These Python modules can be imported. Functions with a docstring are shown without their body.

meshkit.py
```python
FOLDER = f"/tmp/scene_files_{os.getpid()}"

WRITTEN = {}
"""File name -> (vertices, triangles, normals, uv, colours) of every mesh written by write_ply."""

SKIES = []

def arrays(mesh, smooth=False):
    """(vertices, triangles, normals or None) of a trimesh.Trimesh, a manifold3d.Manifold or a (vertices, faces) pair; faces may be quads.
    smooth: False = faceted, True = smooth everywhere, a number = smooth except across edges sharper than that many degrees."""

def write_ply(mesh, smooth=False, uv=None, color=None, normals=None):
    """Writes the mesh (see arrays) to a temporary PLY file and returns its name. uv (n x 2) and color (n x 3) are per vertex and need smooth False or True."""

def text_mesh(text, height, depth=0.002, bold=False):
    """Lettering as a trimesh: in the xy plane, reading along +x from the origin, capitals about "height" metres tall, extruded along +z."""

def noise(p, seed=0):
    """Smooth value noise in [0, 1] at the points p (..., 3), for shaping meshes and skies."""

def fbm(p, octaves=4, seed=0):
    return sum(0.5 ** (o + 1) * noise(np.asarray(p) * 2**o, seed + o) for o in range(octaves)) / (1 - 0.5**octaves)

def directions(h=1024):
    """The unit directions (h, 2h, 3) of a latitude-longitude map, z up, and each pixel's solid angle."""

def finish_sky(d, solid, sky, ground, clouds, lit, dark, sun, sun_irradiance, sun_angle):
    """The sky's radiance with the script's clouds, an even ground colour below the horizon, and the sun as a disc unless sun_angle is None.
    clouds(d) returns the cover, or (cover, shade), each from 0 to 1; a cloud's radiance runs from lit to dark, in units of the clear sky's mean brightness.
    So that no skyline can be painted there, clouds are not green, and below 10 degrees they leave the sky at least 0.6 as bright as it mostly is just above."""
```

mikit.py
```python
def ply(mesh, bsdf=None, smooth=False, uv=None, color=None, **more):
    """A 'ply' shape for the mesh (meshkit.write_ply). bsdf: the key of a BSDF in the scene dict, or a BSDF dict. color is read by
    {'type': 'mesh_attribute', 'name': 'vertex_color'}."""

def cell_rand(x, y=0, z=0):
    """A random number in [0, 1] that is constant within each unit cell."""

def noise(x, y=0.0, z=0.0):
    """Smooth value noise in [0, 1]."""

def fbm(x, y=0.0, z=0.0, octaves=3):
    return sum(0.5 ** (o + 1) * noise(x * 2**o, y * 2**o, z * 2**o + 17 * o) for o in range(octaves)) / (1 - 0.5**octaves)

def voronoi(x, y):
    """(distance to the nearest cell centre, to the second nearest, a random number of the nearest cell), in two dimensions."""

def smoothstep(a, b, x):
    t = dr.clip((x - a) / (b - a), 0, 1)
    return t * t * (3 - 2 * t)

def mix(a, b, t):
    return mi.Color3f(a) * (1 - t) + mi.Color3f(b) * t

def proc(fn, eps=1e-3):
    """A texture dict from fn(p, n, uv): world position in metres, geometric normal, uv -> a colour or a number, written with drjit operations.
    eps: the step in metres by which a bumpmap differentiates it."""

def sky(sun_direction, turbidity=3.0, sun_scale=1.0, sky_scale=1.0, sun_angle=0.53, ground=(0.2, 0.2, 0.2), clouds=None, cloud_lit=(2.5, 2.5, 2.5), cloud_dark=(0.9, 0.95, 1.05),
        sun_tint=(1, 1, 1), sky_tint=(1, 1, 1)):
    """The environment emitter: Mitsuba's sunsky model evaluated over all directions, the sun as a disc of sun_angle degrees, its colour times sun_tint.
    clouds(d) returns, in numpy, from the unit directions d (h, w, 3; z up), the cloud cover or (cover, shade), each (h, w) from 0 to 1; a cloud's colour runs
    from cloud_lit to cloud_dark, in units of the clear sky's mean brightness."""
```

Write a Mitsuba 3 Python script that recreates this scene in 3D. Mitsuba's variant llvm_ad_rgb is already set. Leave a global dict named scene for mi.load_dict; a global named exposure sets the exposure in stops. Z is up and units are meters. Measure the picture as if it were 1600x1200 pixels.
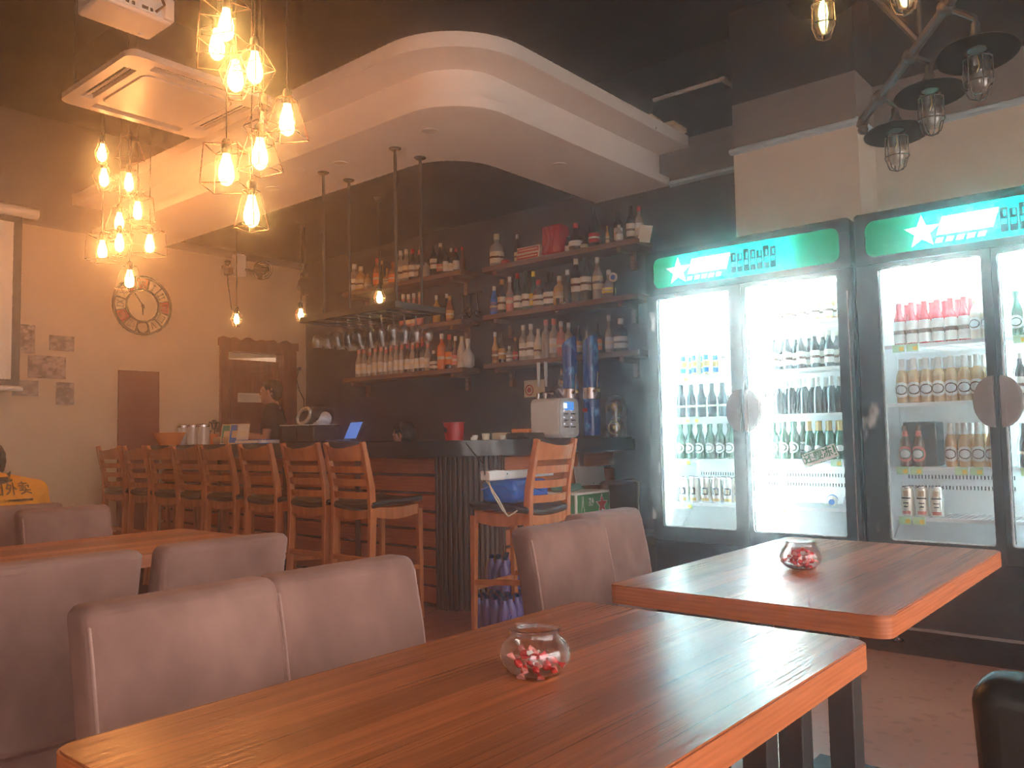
import math, random
import numpy as np, trimesh, manifold3d as m3, shapely
from shapely.geometry import Polygon, Point, LineString, box as sbox
from shapely.ops import unary_union
import drjit as dr
import mitsuba as mi
import mikit, meshkit
from mikit import proc, noise, fbm, cell_rand, smoothstep, mix

T = mi.ScalarTransform4f
rng = random.Random(7)
scene, labels = {}, {}

# ---------------------------------------------------------------- camera, sky, exposure
CAM_YAW, CAM_PITCH, CAM_ROLL = 0.7020091, 0.0634295635, -0.0190958789
_f = np.array([-math.sin(CAM_YAW) * math.cos(CAM_PITCH), math.cos(CAM_YAW) * math.cos(CAM_PITCH), math.sin(CAM_PITCH)])
_r = np.array([math.cos(CAM_YAW), math.sin(CAM_YAW), 0.0])
_u = -_r * math.sin(CAM_ROLL) + np.cross(_r, _f) * math.cos(CAM_ROLL)
EYE = np.array([0.0, 0.0, 1.15])
scene['camera'] = {'type': 'perspective', 'fov_axis': 'x', 'fov': 2 * math.degrees(math.atan(800 / 1297.57)), 'near_clip': 0.05, 'far_clip': 100.0,
                   'to_world': T().look_at(origin=EYE.tolist(), target=(EYE + _f).tolist(), up=_u.tolist())}
SKY = 19.0
scene['sky'] = mikit.sky((0.5, 0.4, 0.75), turbidity=6.0, sun_scale=0.0, sky_scale=SKY, ground=(0.25, 0.24, 0.23), clouds=lambda d: np.full(d.shape[:2], 0.85), cloud_lit=(1.70, 1.54, 1.42), cloud_dark=(1.70, 1.54, 1.42))
HAZE_DENSITY, HAZE_G = 0.085, 0.955
exposure = 1.1
BULB = (44.0, 17.0, 4.8)
SMALL_BULB = (60.0, 24.0, 7.0)
TUBE = (46.0, 90.0, 106.0)
SIGN_TUBE = (260.0, 280.0, 260.0)

# ---------------------------------------------------------------- helpers: naming
def numbered(name):
    if name not in used: used[name] = 0; return name
    used[name] += 1
    return '%s_%03d' % (name, used[name])
used = {}

def tag(key, label=None, cat=None, group=None, kind=None):
    d = labels.setdefault(key, {})
    if label: d['label'] = label
    if cat: d['category'] = cat
    if group: d['group'] = group
    if kind: d['kind'] = kind
    return key

class Proto:
    """A thing's parts: (path below the thing, shape dict, part label)."""
    def __init__(s): s.parts = []; s.n = {}
    def add(s, path, mesh, mat, smooth=35, label=None, kind=None, **kw):
        if path in s.n: s.n[path] += 1; path = '%s_%03d' % (path, s.n[path])
        else: s.n[path] = 0
        d = mesh if isinstance(mesh, dict) else mikit.ply(mesh, mat, smooth=smooth, **kw)
        s.parts.append((path, d, label, kind)); return path

def place(proto, name, label, cat, M=None, group=None, kind=None):
    key = numbered(name); tag(key, label, cat, group, kind)
    for path, d, lb, kd in proto.parts:
        k = key + '__' + path if path else key
        scene[k] = d if M is None else {**d, 'to_world': M}
        if lb or kd: tag(k, lb, kind=kd)
    return key

def one(name, mesh, mat, label, cat, M=None, group=None, smooth=35, kind=None, **kw):
    p = Proto(); p.add('', mesh, mat, smooth, **kw)
    return place(p, name, label, cat, M, group, kind)

def struct(name, mesh, mat, smooth=35, label=None):
    key = numbered(name); scene[key] = mikit.ply(mesh, mat, smooth=smooth)
    return tag(key, label, kind='structure')

def child(parent, path, mesh, mat, smooth=35, label=None, kind=None, **kw):
    key = numbered(parent + '__' + path)
    scene[key] = mesh if isinstance(mesh, dict) else mikit.ply(mesh, mat, smooth=smooth, **kw)
    if label or kind: tag(key, label, kind=kind)
    return key

def at(x, y, z=0.0, rz=0.0, s=1.0):
    return T().translate([x, y, z]).rotate([0, 0, 1], rz).scale([s, s, s])

def ordinal(n):
    w = ['first', 'second', 'third', 'fourth', 'fifth', 'sixth', 'seventh', 'eighth', 'ninth', 'tenth', 'eleventh', 'twelfth', 'thirteenth', 'fourteenth', 'fifteenth',
         'sixteenth', 'seventeenth', 'eighteenth', 'nineteenth', 'twentieth', 'twenty-first', 'twenty-second']
    return w[n - 1]

# ---------------------------------------------------------------- helpers: meshes
cat = trimesh.util.concatenate
def box(x0, x1, y0, y1, z0, z1, b=0.0):
    """A box, with chamfered edges of width b."""
    if b <= 0:
        return trimesh.creation.box(bounds=[[x0, y0, z0], [x1, y1, z1]])
    p = []
    for x, sx in ((x0, 1), (x1, -1)):
        for y, sy in ((y0, 1), (y1, -1)):
            for z, sz in ((z0, 1), (z1, -1)):
                p += [[x, y + sy * b, z + sz * b], [x + sx * b, y, z + sz * b], [x + sx * b, y + sy * b, z]]
    return trimesh.convex.convex_hull(np.array(p))

def lathe(profile, n=24):
    """Revolve (r, z) around z."""
    pr = np.array(profile, float); k = len(pr); a = np.arange(n) * 2 * np.pi / n
    v = np.stack([np.outer(np.cos(a), pr[:, 0]), np.outer(np.sin(a), pr[:, 0]), np.tile(pr[:, 1], (n, 1))], -1).reshape(-1, 3)
    f = []
    for i in range(n):
        j = (i + 1) % n
        for q in range(k - 1):
            a0, a1, b0, b1 = i * k + q, i * k + q + 1, j * k + q, j * k + q + 1
            if pr[q, 0] > 1e-9: f.append([a0, b0, b1])
            if pr[q + 1, 0] > 1e-9: f.append([a0, b1, a1])
    m = trimesh.Trimesh(v, f, process=True)
    return m

def tube(points, r, n=8, caps=True):
    """A round bar along a polyline; r a number or one per point."""
    p = np.array(points, float); t = np.gradient(p, axis=0); t /= np.linalg.norm(t, axis=1, keepdims=True) + 1e-12
    a = np.cross(t[0], [0, 0, 1.0] if abs(t[0][2]) < 0.9 else [1.0, 0, 0]); A = []
    for i in range(len(p)):
        a = a - t[i] * (a @ t[i]); a /= np.linalg.norm(a); A.append(a)
    A = np.array(A); B = np.cross(t, A); an = np.arange(n) * 2 * np.pi / n
    R = np.broadcast_to(r, (len(p),))
    v = p[:, None] + R[:, None, None] * (np.cos(an)[None, :, None] * A[:, None] + np.sin(an)[None, :, None] * B[:, None])
    v = v.reshape(-1, 3); f = []
    for i in range(len(p) - 1):
        for j in range(n):
            q = [i * n + j, i * n + (j + 1) % n, (i + 1) * n + (j + 1) % n, (i + 1) * n + j]
            f += [[q[0], q[1], q[2]], [q[0], q[2], q[3]]]
    if caps:
        v = np.vstack([v, p[0], p[-1]]); c0, c1 = len(v) - 2, len(v) - 1; e = (len(p) - 1) * n
        for j in range(n):
            f += [[c0, (j + 1) % n, j], [c1, e + j, e + (j + 1) % n]]
    return trimesh.Trimesh(v, f, process=False)

def bar(points, side, w, h):
    """A rectangular bar along a polyline: w wide along the fixed direction side, h along the other."""
    p = np.array(points, float); t = np.gradient(p, axis=0); t /= np.linalg.norm(t, axis=1, keepdims=True)
    s = np.array(side, float); s /= np.linalg.norm(s); nrm = np.cross(t, s); nrm /= np.linalg.norm(nrm, axis=1, keepdims=True)
    w = np.broadcast_to(w, (len(p),))[:, None]; h = np.broadcast_to(h, (len(p),))[:, None]
    c = 0.18
    ring = [(-1, -1 + c), (-1 + c, -1), (1 - c, -1), (1, -1 + c), (1, 1 - c), (1 - c, 1), (-1 + c, 1), (-1, 1 - c)]
    v = np.stack([p + s * w / 2 * a + nrm * h / 2 * b for a, b in ring], 1); n = len(ring); v = v.reshape(-1, 3); f = []
    for i in range(len(p) - 1):
        for j in range(n):
            q = [i * n + j, i * n + (j + 1) % n, (i + 1) * n + (j + 1) % n, (i + 1) * n + j]
            f += [[q[0], q[1], q[2]], [q[0], q[2], q[3]]]
    e = (len(p) - 1) * n
    for j in range(1, n - 1): f += [[0, j + 1, j], [e, e + j, e + j + 1]]
    m = trimesh.Trimesh(v, f, process=False)
    if m.volume < 0: m.invert()
    return m

def extrude(poly, h, axis='z', at0=0.0):
    """Extrude a shapely polygon. axis z: (x, y) up; y: (x, z) along +y; x: (y, z) along +x."""
    gs = getattr(poly, 'geoms', [poly])
    m = cat([trimesh.creation.extrude_polygon(g, h, engine='earcut') for g in gs if g.area > 1e-9])
    v = m.vertices.copy()
    if axis == 'z': v = v + [0, 0, at0]
    if axis == 'x': v = v[:, [2, 0, 1]] + [at0, 0, 0]
    if axis == 'y': v = np.stack([v[:, 0], v[:, 2] + at0, v[:, 1]], 1); return trimesh.Trimesh(v, m.faces[:, ::-1], process=False)
    return trimesh.Trimesh(v, m.faces, process=False)

def rpoly(x0, x1, y0, y1, r, q=6):
    return sbox(x0 + r, y0 + r, x1 - r, y1 - r).buffer(r, quad_segs=q)

def soft_box(sx, sy, sz, r, seg=12, refine=None, warp=None):
    """A round-edged box centred at the origin, refined and warped."""
    s = m3.Manifold.sphere(r, seg)
    parts = [s.translate((x * (sx / 2 - r), y * (sy / 2 - r), z * (sz / 2 - r))) for x in (-1, 1) for y in (-1, 1) for z in (-1, 1)]
    m = m3.Manifold.batch_hull(parts)
    if refine: m = m.refine_to_length(refine)
    if warp: m = m.warp_batch(lambda v: warp(np.array(v)))
    q = m.to_mesh(); return trimesh.Trimesh(q.vert_properties[:, :3], q.tri_verts, process=False)

def limbs(chains, refine=0.02, rounds=8, seg=14):
    """One smooth body: each chain a list of ((x, y, z), r); consecutive spheres are hulled and all are joined."""
    parts = []
    for ch in chains:
        sp = [m3.Manifold.sphere(r, seg).translate(tuple(map(float, p))) for p, r in ch]
        parts += [m3.Manifold.batch_hull([a, b]) for a, b in zip(sp, sp[1:])] if len(sp) > 1 else sp
    m = m3.Manifold.batch_boolean(parts, m3.OpType.Add).refine_to_length(refine).to_mesh()
    t = trimesh.Trimesh(m.vert_properties[:, :3], m.tri_verts, process=True)
    trimesh.smoothing.filter_taubin(t, iterations=rounds)
    return t

def ellipsoid(c, r, sub=3):
    m = trimesh.creation.icosphere(subdivisions=sub); m.apply_scale(r); m.apply_translation(c); return m

def moved(m, M):
    m = m.copy(); m.apply_transform(M); return m
def rot(deg, axis, p=(0, 0, 0)): return trimesh.transformations.rotation_matrix(math.radians(deg), axis, p)
def tra(*p): return trimesh.transformations.translation_matrix(p)

def text(s, h, depth=0.002, bold=False): return meshkit.text_mesh(s, h, depth, bold)

def glyph(ch, size):
    """A character as shapely polygons on a 120-unit em, scaled to size."""
    gs = unary_union([Polygon(g[0], g[1:]).buffer(0) for g in GLYPHS[ch]])
    return shapely.affinity.scale(gs, size / 120, size / 120, origin=(0, 0))
import shapely.affinity
GLYPHS = {'还':[[[(0,7),(0,11),(18,27),(18,59),(3,59),(2,72),(4,74),(31,74),(33,72),(35,52),(57,71),(69,89),(69,91),(39,91),(38,87),(27,81),(7,103),(10,109),(16,113),(19,112),(35,96),(37,106),(114,105),(113,91),(87,91),(81,80),(81,75),(90,77),(114,53),(117,47),(110,39),(106,38),(81,64),(81,16),(79,15),(119,16),(120,12),(115,0),(50,0),(40,3),(24,13),(13,-1),(9,-3)],[(34,43),(33,26),(36,22),(51,15),(68,14),(66,17),(66,58),(42,38)]]],'要':[[[(3,38),(5,49),(38,49),(41,53),(12,54),(11,89),(13,91),(38,91),(38,94),(7,95),(5,97),(5,107),(7,109),(114,108),(115,98),(113,95),(81,94),(81,91),(109,90),(109,54),(60,54),(57,50),(115,49),(117,47),(117,37),(115,35),(92,35),(82,22),(114,9),(114,6),(105,-2),(66,9),(38,1),(9,-2),(4,7),(6,12),(37,16),(22,19),(19,22),(28,35),(5,35)],[(82,78),(81,67),(95,67),(94,78)],[(44,30),(65,25),(74,34),(46,35)],[(53,92),(66,91),(66,95),(53,95)],[(54,78),(53,67),(66,67),(66,78)],[(38,77),(26,78),(26,67),(38,67)]]],'冻':[[[(87,35),(88,40),(99,43),(115,19),(118,13),(117,9),(105,5)]],[[(3,100),(4,105),(15,109),(31,87),(32,98),(54,98),(59,115),(65,115),(74,111),(71,98),(116,97),(115,84),(66,84),(57,64),(57,61),(69,61),(70,79),(82,80),(84,79),(85,61),(111,61),(112,59),(112,49),(110,47),(84,47),(84,6),(81,1),(72,-2),(57,-2),(55,1),(53,7),(55,13),(69,12),(69,46),(47,47),(41,45),(39,47),(36,59),(40,61),(49,84),(31,85),(33,76),(21,71)]],[[(29,12),(41,28),(48,43),(61,40),(58,28),(41,4),(36,5)]],[[(2,9),(21,53),(27,53),(33,49),(34,45),(16,5),(10,4)]]],'团':[[[(9,107),(111,107),(111,0),(99,0),(98,5),(21,5),(20,0),(9,0)],[(21,97),(20,15),(99,15),(99,97)]],[[(30,30),(25,38),(43,49),(60,67),(27,68),(26,78),(65,78),(65,94),(76,93),(76,78),(94,78),(94,68),(76,68),(76,28),(73,22),(54,20),(51,27),(51,30),(65,30),(65,55),(35,31)]]],'外':[[[(72,112),(84,112),(84,76),(91,73),(117,48),(108,40),(84,63),(83,-1),(72,0)]],[[(4,8),(30,30),(37,41),(35,46),(19,58),(13,51),(4,57),(18,81),(27,113),(34,112),(38,110),(34,94),(60,94),(64,92),(59,64),(49,38),(37,20),(13,0)],[(22,64),(28,64),(43,53),(51,83),(30,83)]]],'卖':[[[(64,18),(67,25),(72,26),(107,13),(115,7),(110,0),(107,0)]],[[(14,-1),(7,9),(36,16),(52,28),(52,31),(7,31),(7,41),(36,41),(15,52),(19,59),(43,50),(44,47),(40,41),(58,41),(61,56),(62,71),(36,71),(57,60),(50,52),(28,63),(27,65),(31,71),(9,71),(9,81),(55,81),(55,90),(17,90),(17,100),(55,100),(55,112),(66,112),(66,100),(105,100),(105,90),(66,90),(66,81),(108,81),(112,79),(110,71),(99,54),(90,58),(97,71),(72,71),(70,42),(113,41),(113,31),(66,31),(55,15),(42,7)]]]}

# ---------------------------------------------------------------- materials
def rgb(c): return {'type': 'rgb', 'value': list(c)}
def prin(c, rough=0.5, spec=0.5, **k):
    return {'type': 'principled', 'base_color': c if isinstance(c, dict) else rgb(c), 'roughness': rough, 'specular': spec, **k}
def two(b): return {'type': 'twosided', 'b': b}
def mat(name, b): scene['mat_' + name] = b; return 'mat_' + name
def bump(b, fn, s, eps=1e-3): return {'type': 'bumpmap', 'arbitrary': {**proc(fn, eps)}, 'scale': s, 'bsdf': b}

def f_table(p, n, uv):
    lane = dr.floor(p.x / 0.085)
    g = noise(p.x * 70, p.y * 2.2, p.z * 70) * 0.6 + noise(p.x * 260, p.y * 5, 3.1) * 0.4
    base = mix((0.25, 0.06, 0.018), (0.45, 0.135, 0.042), g)
    return base * (0.78 + 0.4 * cell_rand(lane, 3)) * dr.select(noise(p.x * 330, p.y * 3.0, 9.0) < 0.16, 0.55, 1.0)
def f_grain(p, n, uv): return 0.7 * noise(p.x * 210, p.y * 6.0, 1.0) + 0.3 * noise(p.x * 420, p.y * 9.0, 4.0)
M_table = mat('table', bump(prin(proc(f_table), 0.26, 0.55, clearcoat=0.35, clearcoat_gloss=0.85), f_grain, 0.0007))
def f_edge(p, n, uv): return mix((0.34, 0.085, 0.025), (0.45, 0.125, 0.04), noise(p.x * 9, p.y * 9, p.z * 240))
M_table_edge = mat('table_edge', prin(proc(f_edge), 0.4))
def f_stool(p, n, uv): return mix((0.40, 0.11, 0.026), (0.52, 0.165, 0.044), noise(p.x * 45, p.y * 45, p.z * 6))
M_stool = mat('stool_wood', prin(proc(f_stool), 0.38))
def f_plank(p, n, uv): return mix((0.38, 0.10, 0.026), (0.50, 0.145, 0.042), noise(p.x * 3, p.y * 3, p.z * 90) * 0.7 + 0.3 * noise(p.x * 14, p.y * 14, p.z * 14))
M_plank = mat('bar_plank', prin(proc(f_plank), 0.5))
def f_dark(p, n, uv): return mix((0.045, 0.021, 0.012), (0.085, 0.042, 0.025), noise(p.x * 80, p.y * 80, p.z * 4))
M_strip = mat('dark_wood', prin(proc(f_dark), 0.45))
def f_shelf(p, n, uv): return mix((0.12, 0.055, 0.032), (0.19, 0.09, 0.052), noise(p.x * 5, p.y * 70, p.z * 70))
M_shelf = mat('shelf_wood', prin(proc(f_shelf), 0.55))
def f_door(p, n, uv): return mix((0.13, 0.035, 0.014), (0.2, 0.06, 0.024), noise(p.x * 40, p.y * 40, p.z * 3))
M_door = mat('door_wood', prin(proc(f_door), 0.4))
M_panel = mat('red_brown', prin((0.14, 0.022, 0.012), 0.5))
def f_velvet(p, n, uv): return mix((0.175, 0.090, 0.070), (0.275, 0.150, 0.118), smoothstep(0.2, 0.85, fbm(p.x * 9, p.y * 9, p.z * 5, 4)))
M_velvet = mat('velvet', prin(proc(f_velvet), 0.85, 0.2, sheen=1.0, sheen_tint=0.4))
M_velvet_trim = mat('velvet_trim', prin((0.31, 0.185, 0.15), 0.8, 0.2, sheen=0.6))
def f_floor(p, n, uv):
    return mix((0.22, 0.066, 0.034), (0.33, 0.115, 0.064), fbm(p.x * 1.6, p.y * 1.6, 0.0, 4)) * dr.select(fbm(p.x * 25, p.y * 25, 2.0, 2) > 0.72, 0.85, 1.0)
M_floor = mat('floor', prin(proc(f_floor), 0.32, 0.45))
def f_grey(p, n, uv): return mix((0.045, 0.034, 0.031), (0.062, 0.049, 0.045), fbm(p.x * 3, p.y * 3, p.z * 3))
M_pave = mat('pavement', prin((0.62, 0.58, 0.54), 0.8))
M_grey = mat('grey_wall', prin(proc(f_grey), 0.75, 0.3))
def f_cream(p, n, uv): return mix((0.52, 0.40, 0.28), (0.58, 0.46, 0.33), fbm(p.x * 2, p.y * 2, p.z * 2))
M_cream = mat('cream_wall', prin(proc(f_cream), 0.8, 0.25))
def f_beige(p, n, uv): return mix((0.54, 0.46, 0.37), (0.58, 0.50, 0.41), fbm(p.x * 2, p.y * 2, p.z * 2))
M_beige = mat('beige_wall', prin(proc(f_beige), 0.8, 0.25))
M_band = mat('grey_band', prin((0.17, 0.14, 0.125), 0.8, 0.25))
def f_ceil(p, n, uv): return mix((0.016, 0.013, 0.012), (0.026, 0.021, 0.019), fbm(p.x * 2, p.y * 2, p.z * 2))
M_black_ceiling = mat('black_ceiling', prin(proc(f_ceil), 0.85, 0.2))
def f_white(p, n, uv): return mix((0.66, 0.60, 0.565), (0.70, 0.64, 0.605), fbm(p.x * 1.5, p.y * 1.5, p.z * 1.5))
M_plaster = mat('white_plaster', prin(proc(f_white), 0.7, 0.3))
M_crown = mat('blue_trim', prin((0.42, 0.55, 0.64), 0.5))
M_counter = mat('counter_black', prin((0.018, 0.017, 0.018), 0.22, 0.6))
M_black = mat('black_gloss', prin((0.012, 0.013, 0.015), 0.25, 0.5))
def f_scuff(p, n, uv): return mix((0.012, 0.013, 0.015), (0.34, 0.30, 0.27), smoothstep(0.62, 0.70, fbm(p.x * 7 + 3.0, p.y * 7, p.z * 3.2, 4)))
M_scuff = mat('scuffed_black', prin(proc(f_scuff), 0.3, 0.5))
M_matt = mat('black_matt', prin((0.02, 0.019, 0.018), 0.6, 0.4))
M_leather = mat('black_leather', prin((0.02, 0.017, 0.015), 0.42, 0.5))
M_iron = mat('black_iron', prin((0.03, 0.026, 0.024), 0.45, 0.5))
M_shade = mat('enamel_grey', prin((0.20, 0.21, 0.20), 0.55, 0.4))
M_shade_in = M_shade
M_copper = mat('wire_bronze', {'type': 'roughconductor', 'material': 'Cu', 'alpha': 0.25, 'specular_reflectance': rgb((0.22, 0.19, 0.17))})
M_chrome = mat('chrome', {'type': 'roughconductor', 'material': 'Cr', 'alpha': 0.12})
M_gold = mat('gold', {'type': 'roughconductor', 'material': 'Au', 'alpha': 0.22, 'specular_reflectance': rgb((0.75, 0.7, 0.65))})
M_alu = mat('can_silver', prin((0.74, 0.70, 0.62), 0.3, 0.5, metallic=0.6))
M_liner = mat('fridge_liner', prin((0.82, 0.85, 0.86), 0.45))
M_white = mat('white_plastic', prin((0.72, 0.68, 0.65), 0.4))
M_ac = mat('ac_white', prin((0.66, 0.58, 0.52), 0.28, 0.5))
M_paper = mat('white_paper', prin((0.75, 0.73, 0.68), 0.7))
M_pane = mat('pane', {'type': 'thindielectric', 'int_ior': 1.5})
M_glass = mat('glass', {'type': 'dielectric', 'int_ior': 1.5})
M_thin = mat('thin_glass', {'type': 'thindielectric', 'int_ior': 1.5})
def glow(c): return {'type': 'area', 'radiance': rgb(c)}
COL = {
 'clear': (0.30, 0.27, 0.25), 'dark': (0.012, 0.01, 0.009), 'green': (0.012, 0.05, 0.02), 'amber': (0.30, 0.10, 0.02), 'gold': (0.48, 0.26, 0.05), 'pink': (0.45, 0.18, 0.15),
 'white': (0.70, 0.66, 0.60), 'cream': (0.62, 0.54, 0.40), 'red': (0.42, 0.02, 0.02), 'black': (0.014, 0.013, 0.013), 'silver': (0.62, 0.62, 0.62), 'yellow': (0.75, 0.60, 0.08),
 'orange': (0.70, 0.20, 0.03), 'blue': (0.02, 0.16, 0.62), 'pale': (0.62, 0.52, 0.34), 'brown': (0.10, 0.035, 0.015), 'beer': (0.55, 0.32, 0.12), 'rose': (0.60, 0.20, 0.17),
 'teal': (0.05, 0.28, 0.25), 'card': (0.50, 0.36, 0.22), 'carton_green': (0.03, 0.20, 0.07), 'skin': (0.42, 0.22, 0.15), 'hair': (0.012, 0.01, 0.009), 'shirt_yellow': (0.66, 0.24, 0.012), 'lime': (0.55, 0.75, 0.45), 'purple': (0.14, 0.12, 0.34),
}
def C(name, rough=0.4, **k):
    key = 'mat_plain_%s_%02d' % (name, int(rough * 100))
    if key not in scene: scene[key] = prin(COL[name], rough, 0.5, **k)
    return key
def G(name):
    key = 'mat_bottle_' + name
    if key not in scene: scene[key] = prin(COL[name], 0.12, 0.6)
    return key

# ================================================================ the setting
XL, XR, YB, YF, ZC = -7.9, 3.0, 5.7, -2.6, 4.1        # left wall, window wall, back wall, wall behind the camera, ceiling
struct('floor', box(XL - 0.3, XR + 0.3, YF - 0.3, YB + 0.3, -0.12, 0.0), M_floor, False, 'polished red brown floor of the bar room')
struct('ceiling', box(XL - 0.3, XR + 0.3, YF - 0.3, YB + 0.3, ZC, ZC + 0.12), M_black_ceiling, False, 'black painted ceiling over the whole room')
# back wall: dark grey behind the bar, beige to the right of the column, black above
wb = struct('wall_back', cat([box(XL - 0.3, -3.88, YB, YB + 0.2, 0.0, 3.43), box(-3.88, -2.0, YB, YB + 0.2, 0.0, 3.085)]), M_grey, False, 'dark grey wall behind the bar shelves')
child(wb, 'upper_band', box(-3.88, -2.0, YB, YB + 0.2, 3.085, 3.43), M_band, False, 'grey band above the pale blue trim')
child(wb, 'beige_field', box(-2.0, XR + 0.3, YB, YB + 0.2, 0.0, 3.085), M_beige, False, 'beige wall above the fridges')
child(wb, 'upper_band', box(-2.0, XR + 0.3, YB, YB + 0.2, 3.085, 3.43), M_band, False, 'grey band above the pale blue trim')
child(wb, 'black_top', box(XL - 0.3, XR + 0.3, YB, YB + 0.2, 3.43, ZC), M_black_ceiling, False, 'black painted strip below the ceiling')
wl = struct('wall_left', box(XL - 0.2, XL, YF - 0.3, 4.62, 0.0, 3.1), M_cream, False, 'cream wall with the round clock')
child(wl, 'cream_field', box(XL - 0.2, XL, 5.50, YB, 0.0, 3.1), M_cream, False)
child(wl, 'cream_field', box(XL - 0.2, XL, 4.62, 5.50, 2.17, 3.1), M_cream, False)
child(wl, 'upper_band', box(XL - 0.2, XL, YF - 0.3, YB, 3.1, ZC), M_band, False, 'brown grey band under the ceiling')
struct('wall_front', cat([box(XL - 0.3, 0.8, YF - 0.2, YF, 0.0, ZC), box(2.8, XR + 0.3, YF - 0.2, YF, 0.0, ZC), box(0.8, 2.8, YF - 0.2, YF, 0.0, 0.35), box(0.8, 2.8, YF - 0.2, YF, 3.05, ZC)]), M_cream, False, 'cream wall behind the viewer')
# a lit corridor behind the door on the left wall
struct('wall_corridor', cat([box(-9.3, -9.2, 4.4, 5.7, 0, 2.6), box(-9.3, -8.1, 4.3, 4.4, 0, 2.6), box(-9.3, -8.1, 5.7, 5.8, 0, 2.6)]), M_cream, False, 'pale corridor behind the door')
# the column beside the fridges
col = struct('wall_column', box(-2.463, -1.627, 5.35, YB, 0.0, 3.085), M_beige, False, 'beige square column behind the fridges')
child(col, 'upper_band', box(-2.463, -1.627, 5.35, YB, 3.085, 3.43), M_band, False, 'grey top of the column')
child(col, 'black_top', box(-2.463, -1.627, 5.35, YB, 3.43, ZC), M_black_ceiling, False)
# pale blue crown trim
def crown(pts, name):
    prof = Polygon([(0, 0), (0.035, 0.012), (0.035, 0.03), (0.022, 0.04), (0.0, 0.05)])
    parts = []
    for (x0, y0, x1, y1) in pts:
        L = math.hypot(x1 - x0, y1 - y0); m = extrude(prof, L, 'x')          # (y, z) along x: profile out along +y
        ang = math.degrees(math.atan2(y1 - y0, x1 - x0))
        parts.append(moved(moved(m, rot(ang, [0, 0, 1])), tra(x0, y0, 3.075)))
    return cat(parts)
struct('trim_1', crown([(-2.463, YB, -3.16, YB)], 't'), M_crown, False, 'pale blue trim on the dark wall')
struct('trim_2', crown([(-1.597, 5.35, -2.483, 5.35), (-1.627, YB, -1.627, 5.33)], 't'), M_crown, False, 'pale blue trim round the column')
struct('trim_3', crown([(XR, YB, -1.627, YB)], 't'), M_crown, False, 'pale blue trim on the beige wall right of the column')
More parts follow.
